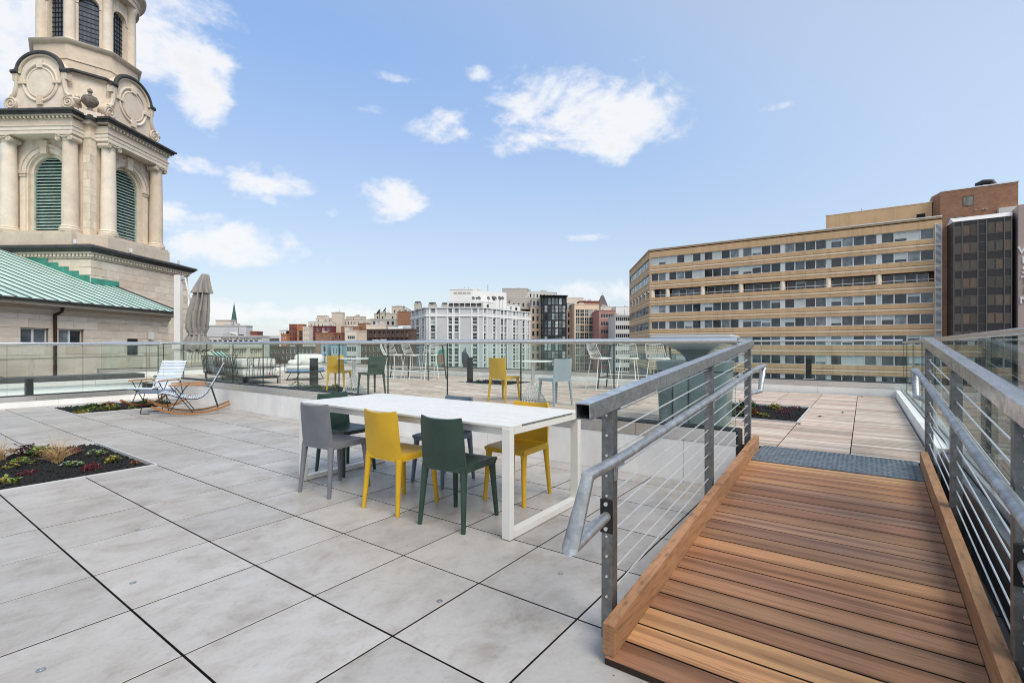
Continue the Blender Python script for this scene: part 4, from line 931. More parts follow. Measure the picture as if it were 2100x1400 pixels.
def fill_bed(r, z, spots, where):
    used = {}
    for i, (u, v, k, s) in enumerate(spots):
        x0, x1, y0, y1 = r; n, mats, kind = KINDS[k]
        q = used.get(k, 0); used[k] = q+1
        side = ['', ' towards the near edge', ' towards the far edge', ' at the far end'][q] if q < 4 else ' among the others'
        succulent('%s plant%s in %s' % (n, side, where), (x0+(x1-x0)*u, y0+(y1-y0)*v, z-0.02), 0.16*s, 0.13*s, mats, int(34*s), kind)
fill_bed(BEDS['back'], 0, [(.92,.08,3,1),(.84,.20,1,1),(.55,.16,0,1.2),(.35,.3,0,1),(.8,.36,3,1.1),(.6,.45,4,.9),(.9,.5,1,.8),(.5,.6,2,1),(.75,.66,2,.9),(.85,.8,0,1.1),(.4,.8,0,1.1),(.6,.92,3,1.0),(.2,.5,5,.9)], 'the bed beside the rocking chairs')
fill_bed(DBEDS['ped'], DZ, [(.3,.1,0,1),(.55,.15,0,.9),(.75,.22,1,.6),(.62,.28,5,1.2),(.85,.45,2,1.1),(.4,.4,3,1.2),(.55,.6,0,1.1),(.3,.7,0,1),(.75,.75,3,.9),(.9,.85,2,.8),(.15,.3,4,1),(.5,.9,0,1)], 'the deck bed behind the teal pedestal')
fill_bed(DBEDS['mid'], DZ, [(.3,.3,0,.8),(.6,.2,4,.7),(.8,.5,0,.7)], 'the gravel bed beyond the bistro table')
fill_bed(DBEDS['sofa'], DZ, [(.25,.2,4,1.4),(.5,.15,0,1),(.7,.3,3,.9),(.85,.2,0,1),(.6,.7,0,1.1),(.35,.6,0,.9)], 'the deck bed beside the sofa')
for i, (x, y, lab) in enumerate(((-0.72, 7.36, 'dark dry leaf on the deck at the corner of the bed'), (-0.25, 9.0, 'dark dry leaf on the deck midway to the far curb'), (-0.02, 12.1, 'dark dry leaf on the deck against the far curb'), (-0.55, 8.3, 'pale dry leaf on the deck boards near the bed'), (-1.3, 7.2, 'dry leaf on the deck in front of the bed'))):
    mb = MB(); leaf(mb, (0,0,0), (math.cos(i*2.1), math.sin(i*2.1), 0.08), 0.07, 0.035, 0.5); mb.build('dry_leaf', L_DEAD, None, None, (x, y, DZ+0.008), None, label=lab, cat='leaf', group='dry leaves on the deck')
# shrubs on the lower ledge beyond the right-hand glass
def shrub(label, loc, r, h, n):
    root = thing('shrub', label, 'shrub', loc, 0, 'shrubs beyond the glass'); mb = MB()
    for k in range(n):
        v = Vector((random.gauss(0,1), random.gauss(0,1), random.gauss(0,1))).normalized()*random.random()**0.4
        c = Vector((v.x*r, v.y*r, h*0.5+v.z*h*0.5)); b = random.uniform(0, 2*PI); el = random.uniform(-0.4, 0.9)
        leaf(mb, c, (math.cos(b)*math.cos(el), math.sin(b)*math.cos(el), math.sin(el)), 0.08, 0.045, 0.3)
    mb.build('foliage', L_SHRUB, root)
    st = MB()
    for k in range(6): a = k*1.05; st.tube([(0,0,0),(math.cos(a)*r*0.6, math.sin(a)*r*0.6, h*0.7)], 0.01, 4)
    st.build('stems', BRONZE, root)
MB().box(0.70, 3.4, -2.8, 14, -1.05, -0.9).build('lower_ledge', B_ROOF, None, kind='structure', label='dark lower roof ledge beyond the glass beside the ramp')
for i, (x, y, r, h) in enumerate(((1.5, 4.2, 0.42, 0.8), (1.9, 6.6, 0.5, 1.0), (2.2, 9.4, 0.55, 1.15))):
    shrub(['green shrub beyond the glass close to the ramp', 'green shrub beyond the glass level with the ramp top', 'green shrub beyond the glass along the deck'][i], (x, y, -0.9), r, h, 620)
# ------------------------------------------------------------------ church tower
TH = HEAD-rad(2.6)
def tw(a, b, z=0.0): return Vector((a*math.cos(TH)-b*math.sin(TH), a*math.sin(TH)+b*math.cos(TH), z))
tower = thing('church_tower', 'tall limestone church tower with louvred belfry and round drum above', 'tower', tw(-35.95, 37.9), TH)
FACES = [Matrix.Rotation(0, 4, 'Z'), Matrix.Rotation(PI/2, 4, 'Z')]      # front (local -y) and side (local +x)
def ashlar(parent, M, x0, x1, yp, z0, z1, ch, bl, mat=LIME, dep=0.06, holes=(), gap=0.012, phase=0.0):
    """dressed stone blocks proud of a mortar plane; x along the face, local -y outward at y = yp"""
    u = unit(mat); rows = max(1, round((z1-z0)/ch)); h = (z1-z0)/rows; q = M.to_quaternion().to_euler()
    for r in range(rows):
        za = z0+r*h; x = x0-(bl*0.5 if r % 2 else 0)+phase
        while x < x1-1e-4:
            w = bl*random.uniform(0.8, 1.25); a = max(x, x0); b = min(x+w, x1)
            if x1-b < bl*0.3: b = x1
            x = b
            if b-a < 0.05: continue
            segs = [(a, b)]
            for (hx0, hx1, hz0, hz1) in holes:
                if za < hz1-0.02 and za+h > hz0+0.02:
                    ns = []
                    for p, s in segs:
                        if s <= hx0 or p >= hx1: ns.append((p, s))
                        else:
                            if p < hx0-0.05: ns.append((p, hx0))
                            if s > hx1+0.05: ns.append((hx1, s))
                    segs = ns
            for p, s in segs:
                o = link('stone_block', u, parent, M @ Vector((p+gap/2, yp-dep, za+gap/2)), q, (s-p-gap, dep, h-gap))
def ring_box(name, parent, mat, h0, z0, z1, h1=None, cut=0.0, smooth=None):
    h1 = h0 if h1 is None else h1
    P = lambda h, c: [(-h+c,-h),(h-c,-h),(h,-h+c),(h,h-c),(h-c,h),(-h+c,h),(-h,h-c),(-h,-h+c)] if c else [(-h,-h),(h,-h),(h,h),(-h,h)]
    return loft([(P(h0, cut), z0), (P(h1, cut), z1)], mat, name, parent, smooth)
HB = 4.8
ring_box('base_core', tower, MORT, HB-0.06, -26, 7.40)
ashlar(tower, FACES[0], -HB, HB, -HB+0.06, 3.4, 7.36, 0.56, 1.25)
ashlar(tower, FACES[1], -HB, HB, -HB+0.06, -0.5, 7.36, 0.56, 1.25)
for i in range(7):                                               # rusticated quoins on the visible corner and the far one
    z = 3.44+0.56*i; w = 1.25 if i % 2 else 0.85
    for M in FACES:
        for sx in (-1, 1):
            x0 = -HB-0.02 if sx < 0 else HB-w+0.02
            MB().box(x0, x0+w, -HB-0.035, -HB-0.003, z+0.02, z+0.54).xf(M).build('quoin', LIME, tower)
ring_box('frieze', tower, LIMED, HB+0.04, 7.40, 7.52)
dn = MB().box(-0.07, 0.07, -0.16, 0, 0, 0.17).mesh('dentil', LIME)
for M in FACES:
    q = M.to_quaternion().to_euler()
    for k in range(36): link('dentil', dn, tower, M @ Vector((-HB-0.05+0.275*k, -HB-0.04, 7.54)), q)
ring_box('cornice', tower, LIMED, HB+0.10, 7.52, 7.55); ring_box('cornice', tower, LIMED, HB+0.22, 7.73, 7.86)
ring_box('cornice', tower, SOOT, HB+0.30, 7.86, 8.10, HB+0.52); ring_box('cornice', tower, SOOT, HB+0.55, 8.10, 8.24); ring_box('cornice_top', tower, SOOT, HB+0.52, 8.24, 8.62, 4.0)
# belfry stage
HW = 3.40
loft([([(-4.05,-3.2),(-3.2,-4.05),(3.2,-4.05),(4.05,-3.2),(4.05,3.2),(3.2,4.05),(-3.2,4.05),(-4.05,3.2)], 8.4), ([(-4.05,-3.2),(-3.2,-4.05),(3.2,-4.05),(4.05,-3.2),(4.05,3.2),(3.2,4.05),(-3.2,4.05),(-4.05,3.2)], 9.35)], LIMED, 'plinth', tower)
ring_box('plinth', tower, LIMED, HW+0.15, 8.4, 9.30)
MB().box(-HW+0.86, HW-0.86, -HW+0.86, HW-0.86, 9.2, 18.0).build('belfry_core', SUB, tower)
ow, zs, zsp = 1.24, 9.50, 14.05
def arch_pts(r, n=14): return [(r*math.cos(PI*k/n), r*math.sin(PI*k/n)) for k in range(n+1)]      # right to left
def arch_wall(mb, x0, x1, z0, z1, y, w, sill, spring, dep, n=14):
    A = [(x, spring+z) for x, z in arch_pts(w, n)]
    mb.quad((x0,y,z0),(-w,y,z0),(-w,y,spring),(x0,y,spring)); mb.quad((w,y,z0),(x1,y,z0),(x1,y,spring),(w,y,spring))
    if sill > z0: mb.quad((-w,y,z0),(w,y,z0),(w,y,sill),(-w,y,sill))
    top = [(x1,z1) if False else (w+(x1-w)*0, z1)]
    mb.quad((w,y,spring),(x1,y,spring),(x1,y,z1),(w,y,z1)); mb.quad((x0,y,spring),(-w,y,spring),(-w,y,z1),(x0,y,z1))
    for (ax, az), (bx, bz) in zip(A[:-1], A[1:]):
        mb.quad((bx,y,bz),(ax,y,az),(ax,y,z1),(bx,y,z1)); mb.quad((ax,y,az),(bx,y,bz),(bx,y+dep,bz),(ax,y+dep,az))
    mb.quad((w,y,sill),(w,y,spring),(w,y+dep,spring),(w,y+dep,sill)); mb.quad((-w,y,spring),(-w,y,sill),(-w,y+dep,sill),(-w,y+dep,spring)); mb.quad((-w,y,sill),(w,y,sill),(w,y+dep,sill),(-w,y+dep,sill))
def arch_band(mb, r0, r1, spring, y0, y1, n=14):
    a0 = arch_pts(r0, n); a1 = arch_pts(r1, n)
    for k in range(n):
        P = [a0[k], a1[k], a1[k+1], a0[k+1]]; mb.ext([(x, y1, spring+z) for x, z in P], (0, y0-y1, 0))
col_m = MB().lathe([(0.62,0),(0.62,0.12),(0.64,0.16),(0.62,0.24),(0.55,0.28),(0.55,0.31),(0.58,0.34),(0.56,0.40),(0.49,0.44),(0.485,2.6),(0.45,4.8),(0.42,6.42),(0.46,6.46),(0.44,6.50)], 28).mesh('column_shaft', LIME, 40)
def volute(mb, c, r, y0, y1, turns=2.2, s=1):
    pts = []
    for k in range(int(turns*14)+1): t = k/(turns*14); a = s*(PI/2+turns*2*PI*t); rr = r*(1-t*0.86); pts.append((c[0]+rr*math.cos(a), y0, c[2]+rr*math.sin(a)))
    mb.tube(pts, r*0.17, 6); 
    n = 18; mb.ext([(c[0]+r*0.93*math.cos(2*PI*k/n), y0, c[2]+r*0.93*math.sin(2*PI*k/n)) for k in range(n)], (0, y1-y0, 0))
cap = MB(); cap.box(-0.56, 0.56, -0.56, 0.45, 0.36, 0.46); cap.lathe([(0.43,0.0),(0.47,0.10),(0.50,0.30),(0.50,0.36)], 20)
for s in (-1, 1): volute(cap, (s*0.46, -0.5, 0.17), 0.20, -0.5, 0.3, 1.6, s)
cap.tube([(-0.4,-0.52,0.30),(0,-0.50,0.22),(0.4,-0.52,0.30)], 0.06, 6); cap_m = cap.mesh('capital', LIMED, 40)
for fi, M in enumerate(FACES):
    q = M.to_quaternion().to_euler()
    mb = MB(); arch_wall(mb, -HW+0.02, HW-0.02, 9.30, 17.9, -HW+0.08, ow+0.20, zs, zsp, 0.24); arch_wall(mb, -ow-0.24, ow+0.24, 9.30, zsp+ow+0.35, -HW+0.30, ow, zs, zsp, 0.3); mb.xf(M).build('belfry_wall', LIME, tower)
    mb = MB(); arch_band(mb, ow+0.30, ow+0.72, zsp, -HW-0.02, -HW+0.075); mb.xf(M).build('archivolt', LIME, tower, 30)
    mb = MB(); arch_band(mb, ow+0.60, ow+0.80, zsp, -HW-0.09, -HW+0.07); mb.xf(M).build('hood_mould', LIMED, tower, 30)
    MB().ext([(-0.22,-HW-0.2,zsp+ow+0.05),(0.22,-HW-0.2,zsp+ow+0.05),(0.30,-HW-0.2,zsp+ow+1.0),(-0.30,-HW-0.2,zsp+ow+1.0)], (0,0.26,0)).xf(M).build('keystone', LIME, tower)
    for s in (-1, 1):
        x0 = s*(ow+0.51)
        MB().box(x0-0.21, x0+0.21, -HW-0.02, -HW+0.075, 9.32, zsp-0.30).xf(M).build('jamb_pilaster', LIME, tower)
        MB().box(x0-0.25, x0+0.25, -HW-0.08, -HW+0.07, zsp-0.30, zsp-0.18).box(x0-0.22, x0+0.22, -HW-0.04, -HW+0.07, zsp-0.18, zsp-0.10).box(x0-0.27, x0+0.27, -HW-0.10, -HW+0.07, zsp-0.10, zsp-0.001).xf(M).build('impost', LIMED, tower)
        c = link('column', col_m, tower, M @ Vector((s*2.33, -3.85, 9.50)), q)
        link('capital', cap_m, c, (0, 0, 6.50))
        # corner pier in coursed blocks
        xa, xb = (2.86, HW) if s > 0 else (-HW, -2.86)
        ashlar(tower, M, xa, xb, -HW+0.09, 9.32, 16.5, 0.60, 0.62, dep=0.10)
    MB().box(-3.06, 3.06, -4.48, -3.3, 8.3, 9.30).box(-3.0, 3.0, -4.42, -3.3, 9.30, 9.50).xf(M).build('column_plinth', LIMED, tower)
    # louvre slats
    for k in range(25):
        z = zs+0.10+k*(zsp+ow-zs-0.18)/24; w = ow if z < zsp else math.sqrt(max(0.02, ow*ow-(z-zsp)**2))
        o = MB().box(-w+0.015, w-0.015, -0.17, 0.17, -0.012, 0.012).mesh('louvre', LOUV)
        link('louvre', o, tower, M @ Vector((0, -HW+0.56, z)), (M @ Matrix.Rotation(rad(40), 4, 'X')).to_euler())
    MB().box(-ow+0.01, -ow+0.05, -HW+0.34, -HW+0.42, zs, zsp).box(ow-0.05, ow-0.01, -HW+0.34, -HW+0.42, zs, zsp).xf(M).build('louvre_frame', LOUV, tower)
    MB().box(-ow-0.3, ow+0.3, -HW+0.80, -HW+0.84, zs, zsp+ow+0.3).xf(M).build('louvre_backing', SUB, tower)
    # projecting entablature over the two columns
    pv = 2.98
    for (z0, z1, e) in ((16.46,16.72,0),(16.72,16.98,0.04),(16.98,17.04,0.10),(17.04,17.46,0.0)):
        MB().box(-pv-e, pv+e, -4.36-e, -HW+0.1, z0, z1).xf(M).build('architrave', LIME, tower)
    for k in range(20): link('dentil', dn, tower, M @ Vector((-pv+0.06+0.309*k, -4.38, 17.50)), q)
    MB().box(-pv-0.06, pv+0.06, -4.42, -HW, 17.46, 17.50).box(-pv-0.2, pv+0.2, -4.58, -HW, 17.67, 17.76).xf(M).build('cornice', LIMED, tower)
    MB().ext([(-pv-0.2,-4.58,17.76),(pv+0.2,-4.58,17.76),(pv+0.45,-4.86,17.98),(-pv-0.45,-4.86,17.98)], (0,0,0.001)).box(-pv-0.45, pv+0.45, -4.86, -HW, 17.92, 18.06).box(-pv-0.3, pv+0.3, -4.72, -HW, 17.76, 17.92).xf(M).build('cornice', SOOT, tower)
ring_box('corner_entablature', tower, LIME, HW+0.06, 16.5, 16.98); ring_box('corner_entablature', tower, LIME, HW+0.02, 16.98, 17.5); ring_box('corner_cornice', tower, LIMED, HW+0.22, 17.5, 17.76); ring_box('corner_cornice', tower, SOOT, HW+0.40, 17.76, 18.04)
# attic with arched pediments
AT, CH = 3.15, 1.35
URNM = plain('sooty_urn_stone', (0.20,0.17,0.14), 0.85, 0, 0.6, 3, 0.2)
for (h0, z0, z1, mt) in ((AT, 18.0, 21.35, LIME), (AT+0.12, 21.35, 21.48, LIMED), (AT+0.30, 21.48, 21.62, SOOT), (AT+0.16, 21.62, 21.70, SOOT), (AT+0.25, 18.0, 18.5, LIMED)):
    ring_box('attic' if h0 == AT else 'attic_moulding', tower, mt, h0, z0, z1, cut=CH)
for ang in (45,):                                                     # sunk panel on the chamfered corner
    M = Matrix.Rotation(PI/4, 4, 'Z'); d = (2*AT-CH)/math.sqrt(2)
    MB().box(-0.75, 0.75, -d-0.05, -d+0.02, 18.9, 20.9).xf(M).build('attic_panel', LIME, tower)
    prof = [(0.30,0),(0.34,0.05),(0.34,0.45),(0.26,0.5),(0.16,0.55),(0.13,0.68),(0.22,0.76),(0.42,0.95),(0.52,1.15),(0.50,1.32),(0.40,1.42),(0.42,1.47),(0.22,1.55),(0.12,1.66),(0.10,1.80),(0.16,1.86),(0.15,2.0),(0.05,2.12)]
    MB().lathe(prof, 22, (0, -d-1.15, 18.05)).xf(M).build('urn', URNM, tower, 40)
    MB().box(-0.6, 0.6, -d-1.7, -d-0.4, 17.95, 18.35).xf(M).build('urn_pedestal', LIME, tower)
for M in FACES:
    y = -3.75; zc = 20.42
    side = [(2.62,18.06),(2.62,18.45),(2.30,19.35),(1.95,19.75),(1.72,20.35),(1.66,21.25)]
    arc = [(1.66*math.cos(t), 21.25+1.25*math.sin(t)) for t in [PI*k/16 for k in range(1, 16)]]
    poly = side+arc+[(-x, z) for x, z in reversed(side)]
    MB().ext([(x, y, z) for x, z in poly], (0, 0.65, 0)).xf(M).build('pediment', LIME, tower)
    mb = MB(); a = [(1.72*math.cos(t), 21.25+1.33*math.sin(t)) for t in [PI*k/20 for k in range(21)]]
    a = [(2.15,21.22)]+a+[(-2.15,21.22)]
    mb.tube([(x, y-0.10, z) for x, z in a], 0.16, 8); mb.xf(M).build('arched_cornice', SOOT, tower, 40)
    mb = MB(); mb.tube([(x*0.93, y-0.05, z-0.14) for x, z in a[1:-1]], 0.11, 8); mb.xf(M).build('arched_cornice', LIMED, tower, 40)
    for r, t in ((1.28, 0.10), (1.00, 0.07)): MB().tube([(r*math.cos(2*PI*k/40), y-0.02, zc+r*math.sin(2*PI*k/40)*1.05) for k in range(40)], t, 8, closed=True).xf(M).build('roundel_ring', LIME, tower, 40)
    MB().ext([(0.93*math.cos(2*PI*k/32), y-0.06, zc+0.97*math.sin(2*PI*k/32)) for k in range(32)], (0, 0.05, 0)).xf(M).build('roundel', LIME, tower)
    for a_ in range(4):
        b = a_*PI/2; c, s = math.cos(b), math.sin(b); MB().bar((1.0*c, y-0.06, zc+1.05*s), (1.62*c, y-0.06, zc+1.62*s), 0.42 if a_ % 2 else 0.20, 0.20, (0,1,0) if True else None).xf(M).build('keystone', LIME, tower)
    for s in (-1, 1):
        mb = MB(); volute(mb, (s*2.18, y-0.10, 18.92), 0.50, y-0.10, y+0.5, 2.3, s); mb.xf(M).build('volute', LIMED, tower, 40)
        MB().tube([(s*1.80, y-0.02, 20.9), (s*1.82, y-0.02, 20.2), (s*1.98, y-0.02, 19.6), (s*2.25, y-0.02, 19.38)], 0.15, 8).xf(M).build('scroll_bracket', LIMED, tower, 40)
        MB().box(s*1.86-0.2, s*1.86+0.2, y-0.14, y+0.3, 20.6, 21.1).xf(M).build('console', LIMED, tower)
        if s > 0: MB().lathe([(0.10,0),(0.2,0.1),(0.26,0.28),(0.12,0.42),(0.16,0.5),(0.04,0.72)], 14, (s*2.66, y+0.1, 18.9)).xf(M).build('finial', LIMED, tower, 40)
    MB().box(-2.8, 2.8, y-0.12, y+0.6, 18.05, 18.32).xf(M).build('pediment_base', LIMED, tower)
# octagonal podium and round drum
def octa(r): return [(r*math.cos(rad(22.5+45*k)), r*math.sin(rad(22.5+45*k))) for k in range(8)]
loft([(octa(3.35), 21.5), (octa(3.35), 23.72)], LIME, 'podium', tower)
loft([(octa(3.42), 22.55), (octa(3.42), 22.62)], LIMED, 'podium_string', tower)
loft([(octa(3.42), 23.72), (octa(3.62), 23.86), (octa(3.66), 24.0), (octa(3.45), 24.08)], LIMED, 'podium_cap', tower)
MB().lathe([(1.75,24.0),(1.75,30)], 16).build('drum_core', LEADW, tower, 40)
dcol = MB().lathe([(0.42,0),(0.42,0.08),(0.40,0.16),(0.35,0.2),(0.345,2.5),(0.31,4.35),(0.34,4.4),(0.42,4.75),(0.45,4.85),(0.45,4.95)], 20).mesh('drum_column', LIME, 40)
ap = 2.62
for k in range(8):
    ang = 45*k
    if ang in (225, 270, 315, 0, 180, 45):
        M = Matrix.Rotation(rad(ang+90), 4, 'Z'); hw = ap*math.tan(rad(22.5)); mb = MB(); w = 0.60
        arch_wall(mb, -hw, hw, 24.05, 29.2, -ap, w, 24.35, 27.35, 0.35); mb.xf(M).build('drum_wall', LIME, tower)
        mb = MB(); arch_band(mb, w+0.02, w+0.24, 27.35, -ap-0.08, -ap+0.01, 12); mb.box(-w-0.24, -w-0.02, -ap-0.06, -ap+0.01, 24.1, 27.2); mb.box(w+0.02, w+0.24, -ap-0.06, -ap+0.01, 24.1, 27.2); mb.box(-w-0.28, -w+0.0, -ap-0.10, -ap+0.01, 27.2, 27.349); mb.box(w, w+0.28, -ap-0.10, -ap+0.01, 27.2, 27.349); mb.xf(M).build('window_surround', LIMED, tower, 30)
        win = MB().add([(x, -ap+0.30, z) for x, z in [(-w,24.35),(w,24.35)]+[(x, 27.35+z) for x, z in arch_pts(w, 12)]], [tuple(range(15))]).xf(M).build('arched_window', LEADW, tower)
        for j in range(1, 5): MB().box(-w+2*w*j/5-0.014, -w+2*w*j/5+0.014, -ap+0.25, -ap+0.29, 24.35, 27.35+math.sqrt(w*w-(-w+2*w*j/5)**2)).xf(M).build('muntin', BLACK, win)
        for j in range(1, 10): MB().box(-w+0.01, w-0.01, -ap+0.25, -ap+0.285, 24.35+0.36*j-0.014, 24.35+0.36*j+0.014).xf(M).build('muntin', BLACK, win)
    a = rad(22.5+45*k); link('drum_column', dcol, tower, (2.88*math.cos(a), 2.88*math.sin(a), 24.06))
MB().lathe([(2.7,29.0),(3.3,29.02),(3.32,29.35),(3.38,29.4),(3.38,29.75),(3.5,29.85),(3.75,30.0),(3.8,30.2),(3.4,30.3),(2.8,30.5),(2.8,31.6),(2.6,32.8),(2.0,34.2),(1.0,35.2),(0.5,35.4),(0.5,37.2),(0.1,38.5)], 40).build('drum_entablature', LIMED, tower, 30)
# green stepped flashing where the hall roof meets the tower
RS, EA, EZ = 0.385, -26.15, 3.72
def roof_z(a): return EZ+RS*(EA-a)
for k in range(7):
    a0 = -4.9+(-35.95) ; 
for k in range(7):
    a1 = -31.2-0.78*k; a0 = a1-0.78; z = roof_z(a0)+0.28
    MB().box(a0+35.95, a1+35.95, -HB-0.055, -HB-0.038, roof_z(a1)-0.2, z).build('flashing', COPG, tower)
MB().box(HB+0.036, HB+0.055, -HB-0.05, -HB+2.3, roof_z(-31.15)-0.2, roof_z(-31.15)+0.42).build('flashing', COPG, tower)
for (x, y) in ((HB-1.3, -4.65), (4.65, 3.9), (4.65, -1.2)): MB().cbox(x-0.09, x+0.09, y-0.07, y+0.07, 8.5, 8.80, 0.02).build('floodlight', WHT_METAL, tower)

# ------------------------------------------------------------------ stone hall with green copper roof
hall = thing('stone_hall', 'low limestone hall with pale green copper roof in front of the tower', 'building', (0,0,0), TH)
MH = Matrix.Translation((-27.0, 0, 0)) @ Matrix.Rotation(PI/2, 4, 'Z')     # face x -> local b, outward -y -> +a
WIN = [(24.55, 26.05, 1.28, 2.24), (26.62, 28.16, 1.28, 2.24)]
holes = [(a, b, z0, z1) for a, b, z0, z1 in WIN]
def facewall(mb, x0, x1, z0, z1, y, holes, rec):
    us = sorted({x0, x1, *[h[0] for h in holes], *[h[1] for h in holes]}); zs_ = sorted({z0, z1, *[h[2] for h in holes], *[h[3] for h in holes]})
    for za, zb in zip(zs_[:-1], zs_[1:]):
        run = None
        for ua, ub in list(zip(us[:-1], us[1:]))+[(None, None)]:
            inh = ua is None or any(h[0] <= (ua+ub)/2 <= h[1] and h[2] <= (za+zb)/2 <= h[3] for h in holes)
            if inh:
                if run: mb.quad((run[0],y,za),(run[1],y,za),(run[1],y,zb),(run[0],y,zb)); run = None
            else: run = (run[0], ub) if run else (ua, ub)
    for (a, b, c, d) in holes:
        mb.quad((a,y,c),(a,y,d),(a,y+rec,d),(a,y+rec,c)); mb.quad((b,y,d),(b,y,c),(b,y+rec,c),(b,y+rec,d))
        mb.quad((b,y,c),(a,y,c),(a,y+rec,c),(b,y+rec,c)); mb.quad((a,y,d),(b,y,d),(b,y+rec,d),(a,y+rec,d))
mb = MB(); facewall(mb, 10, 34.9, -26, 3.3, 0.0, holes, 0.25); mb.quad((34.9,0,-26),(34.9,6,-26),(34.9,6,3.3),(34.9,0,3.3)); mb.xf(MH).build('wall_core', MORT, hall)
ashlar(hall, MH, 17.0, 34.9, 0.0, 0.80, 3.20, 0.48, 1.35, dep=0.05, holes=holes); ashlar(hall, MH, 17.0, 34.9, 0.0, 0.62, 0.80, 0.18, 1.9, dep=0.05)
ashlar(hall, MH, 17.0, 34.9, 0.0, -0.55, 0.58, 1.13, 2.6, dep=0.05)
ashlar(hall, MH, 17.0, 34.9, 0.0, -2.6, -0.68, 0.96, 2.2, dep=0.09)
MB().box(17, 34.98, -0.12, 0, -0.67, -0.56).xf(MH).build('string_course', LIMED, hall)
MB().box(17, 34.98, -0.07, 0, 0.585, 0.615).xf(MH).build('string_course', LIMED, hall)
for b in (19.5, 24.9, 31.2, 32.9): MB().box(b, b+0.28, -0.10, -0.051, -2.6, 0.57).xf(MH).build('pilaster', LIMED, hall)
for i in range(5):
    w = 0.95 if i % 2 else 0.6; MB().box(34.92-w, 34.94, -0.085, -0.052, 0.66+0.52*i, 1.12+0.52*i).xf(MH).build('quoin', LIME, hall)
for (a, b, c, d) in WIN:
    wr = MB()
    for x0, x1, z0, z1 in ((a,a+0.07,c,d),(b-0.07,b,c,d),(a+0.07,b-0.07,d-0.07,d),(a+0.07,b-0.07,c,c+0.07),((a+b)/2-0.055,(a+b)/2+0.055,c+0.07,d-0.07)): wr.box(x0, x1, 0.10, 0.18, z0, z1)
    o = wr.xf(MH).build('window_frame', WHT_METAL, hall)
    for x0, x1 in ((a+0.07,(a+b)/2-0.055),((a+b)/2+0.055,b-0.07)): MB().box(x0, x1, 0.135, 0.145, c+0.07, d-0.07).xf(MH).build('pane', W_TAN, o)
    MB().box(a-0.06, b+0.06, -0.075, -0.051, d+0.005, d+0.08).xf(MH).build('lintel', LIMED, hall)
# eave mouldings, gutter, roof
for (a0, a1, z0, z1, mt) in ((-27.0,-26.80,3.20,3.34,LIMED),(-27.0,-26.60,3.34,3.44,LIMED),(-27.0,-26.30,3.44,3.62,LIMED),(-27.0,-26.16,3.62,3.72,SOOT)):
    MB().box(a0, a1, 10, 35.05, z0, z1).build('eave_moulding', mt, hall)
mb = MB(); mb.ext([(-26.80,10,3.20),(-26.99,10,2.92),(-26.99,10,3.20)], (0,25,0)); mb.build('cove_moulding', LIMED, hall)
MB().tube([(EA+0.02, 10, 3.70), (EA+0.02, 35.1, 3.70)], 0.07, 8).build('gutter', SOOT, hall, 40)
SEAM = plain('dark_seam_copper', (0.035,0.055,0.05), 0.7, 0, 0.3, 2)
def rf(a, b, dz=0): return (a, b, roof_z(a)+dz)
mb = MB(); mb.ext([rf(EA,10,.02), rf(EA,32.98,.02), rf(-44,32.98,.02), rf(-44,10,.02)], (0,0,-0.12)); mb.ext([rf(EA,32.98,.02), rf(EA,35.1,.02), rf(-31.1,35.1,.02), rf(-31.1,32.98,.02)], (0,0,-0.12)); roof = mb.build('roof', COPPER, hall)
b = 17.2
while b < 35.05:
    a1 = -43.9 if b < 32.95 else -31.12
    MB().bar(rf(EA-0.02, b, 0.05), rf(a1, b, 0.04), 0.035, 0.05, (0,0,1)).build('seam', SEAM, roof); b += 0.72
MB().bar(rf(EA, 35.12, 0.05), rf(-31.12, 35.12, 0.05), 0.10, 0.14).build('rake_edge', SOOT, roof)
MB().tube([(-26.35,25.9+0.45,3.66),(-26.5,26.35,3.2),(-26.86,26.33,3.0),(-26.86,26.33,-2.5)], 0.075, 10).build('downpipe', BRONZE, hall, 40)
lamp = MB().box(-26.9, -26.7, 33.0, 33.3, 1.75, 2.25).build('wall_lamp', WHT_METAL, hall)
MB().box(-26.94, -26.9, 31.3, 32.1, 0.7, 1.75).build('vent_grille', SUB, hall)
# small lower green roof and balustrade behind the umbrella
bal = thing('stone_balustrade', 'pale stone balustrade beyond the glass behind the umbrella', 'balustrade', (0,0,0), TH)
MB().box(-26.3, -25.7, 35.6, 46, -2.6, 0.05).build('plinth', LIMED, bal); MB().box(-26.25, -25.75, 35.6, 46, 1.05, 1.25).build('top_rail', LIMED, bal)
bm = MB().lathe([(0.10,0),(0.10,0.06),(0.06,0.12),(0.11,0.35),(0.07,0.6),(0.06,0.8),(0.10,0.9),(0.10,1.0)], 10).mesh('baluster', LIME, 40)
for k in range(28):
    b = 35.9+0.36*k
    if k % 7 == 6: MB().box(-26.28, -25.72, b-0.16, b+0.2, 0.05, 1.05).build('pier', LIME, bal)
    else: link('baluster', bm, bal, (-26.0, b, 0.05))
gr = thing('green_gable_roof', 'small green copper gable roof behind the sofa', 'roof', tuple(at(452, 30)), TH); gr.scale = (0.62, 0.62, 0.8)
mb = MB(); mb.ext([(-1.6,0,1.15),(0.9,0,-0.35),(0.9,3,-0.35),(-1.6,3,1.15)], (0,0,-0.1)); g2 = mb.build('copper_slope', COPPER, gr)
for k in range(5): MB().bar((-1.6, 0.3+0.6*k, 1.20), (0.9, 0.3+0.6*k, -0.30), 0.05, 0.06).build('seam', SOOT, g2)
mb = MB(); mb.bar((-1.7,-0.1,1.32),(1.0,-0.1,-0.22),0.3,0.14); mb.build('stone_rake', LIMED, gr); MB().box(-1.6, 0.9, 0.05, 2.9, -4, -0.4).build('wall', LIME, gr)
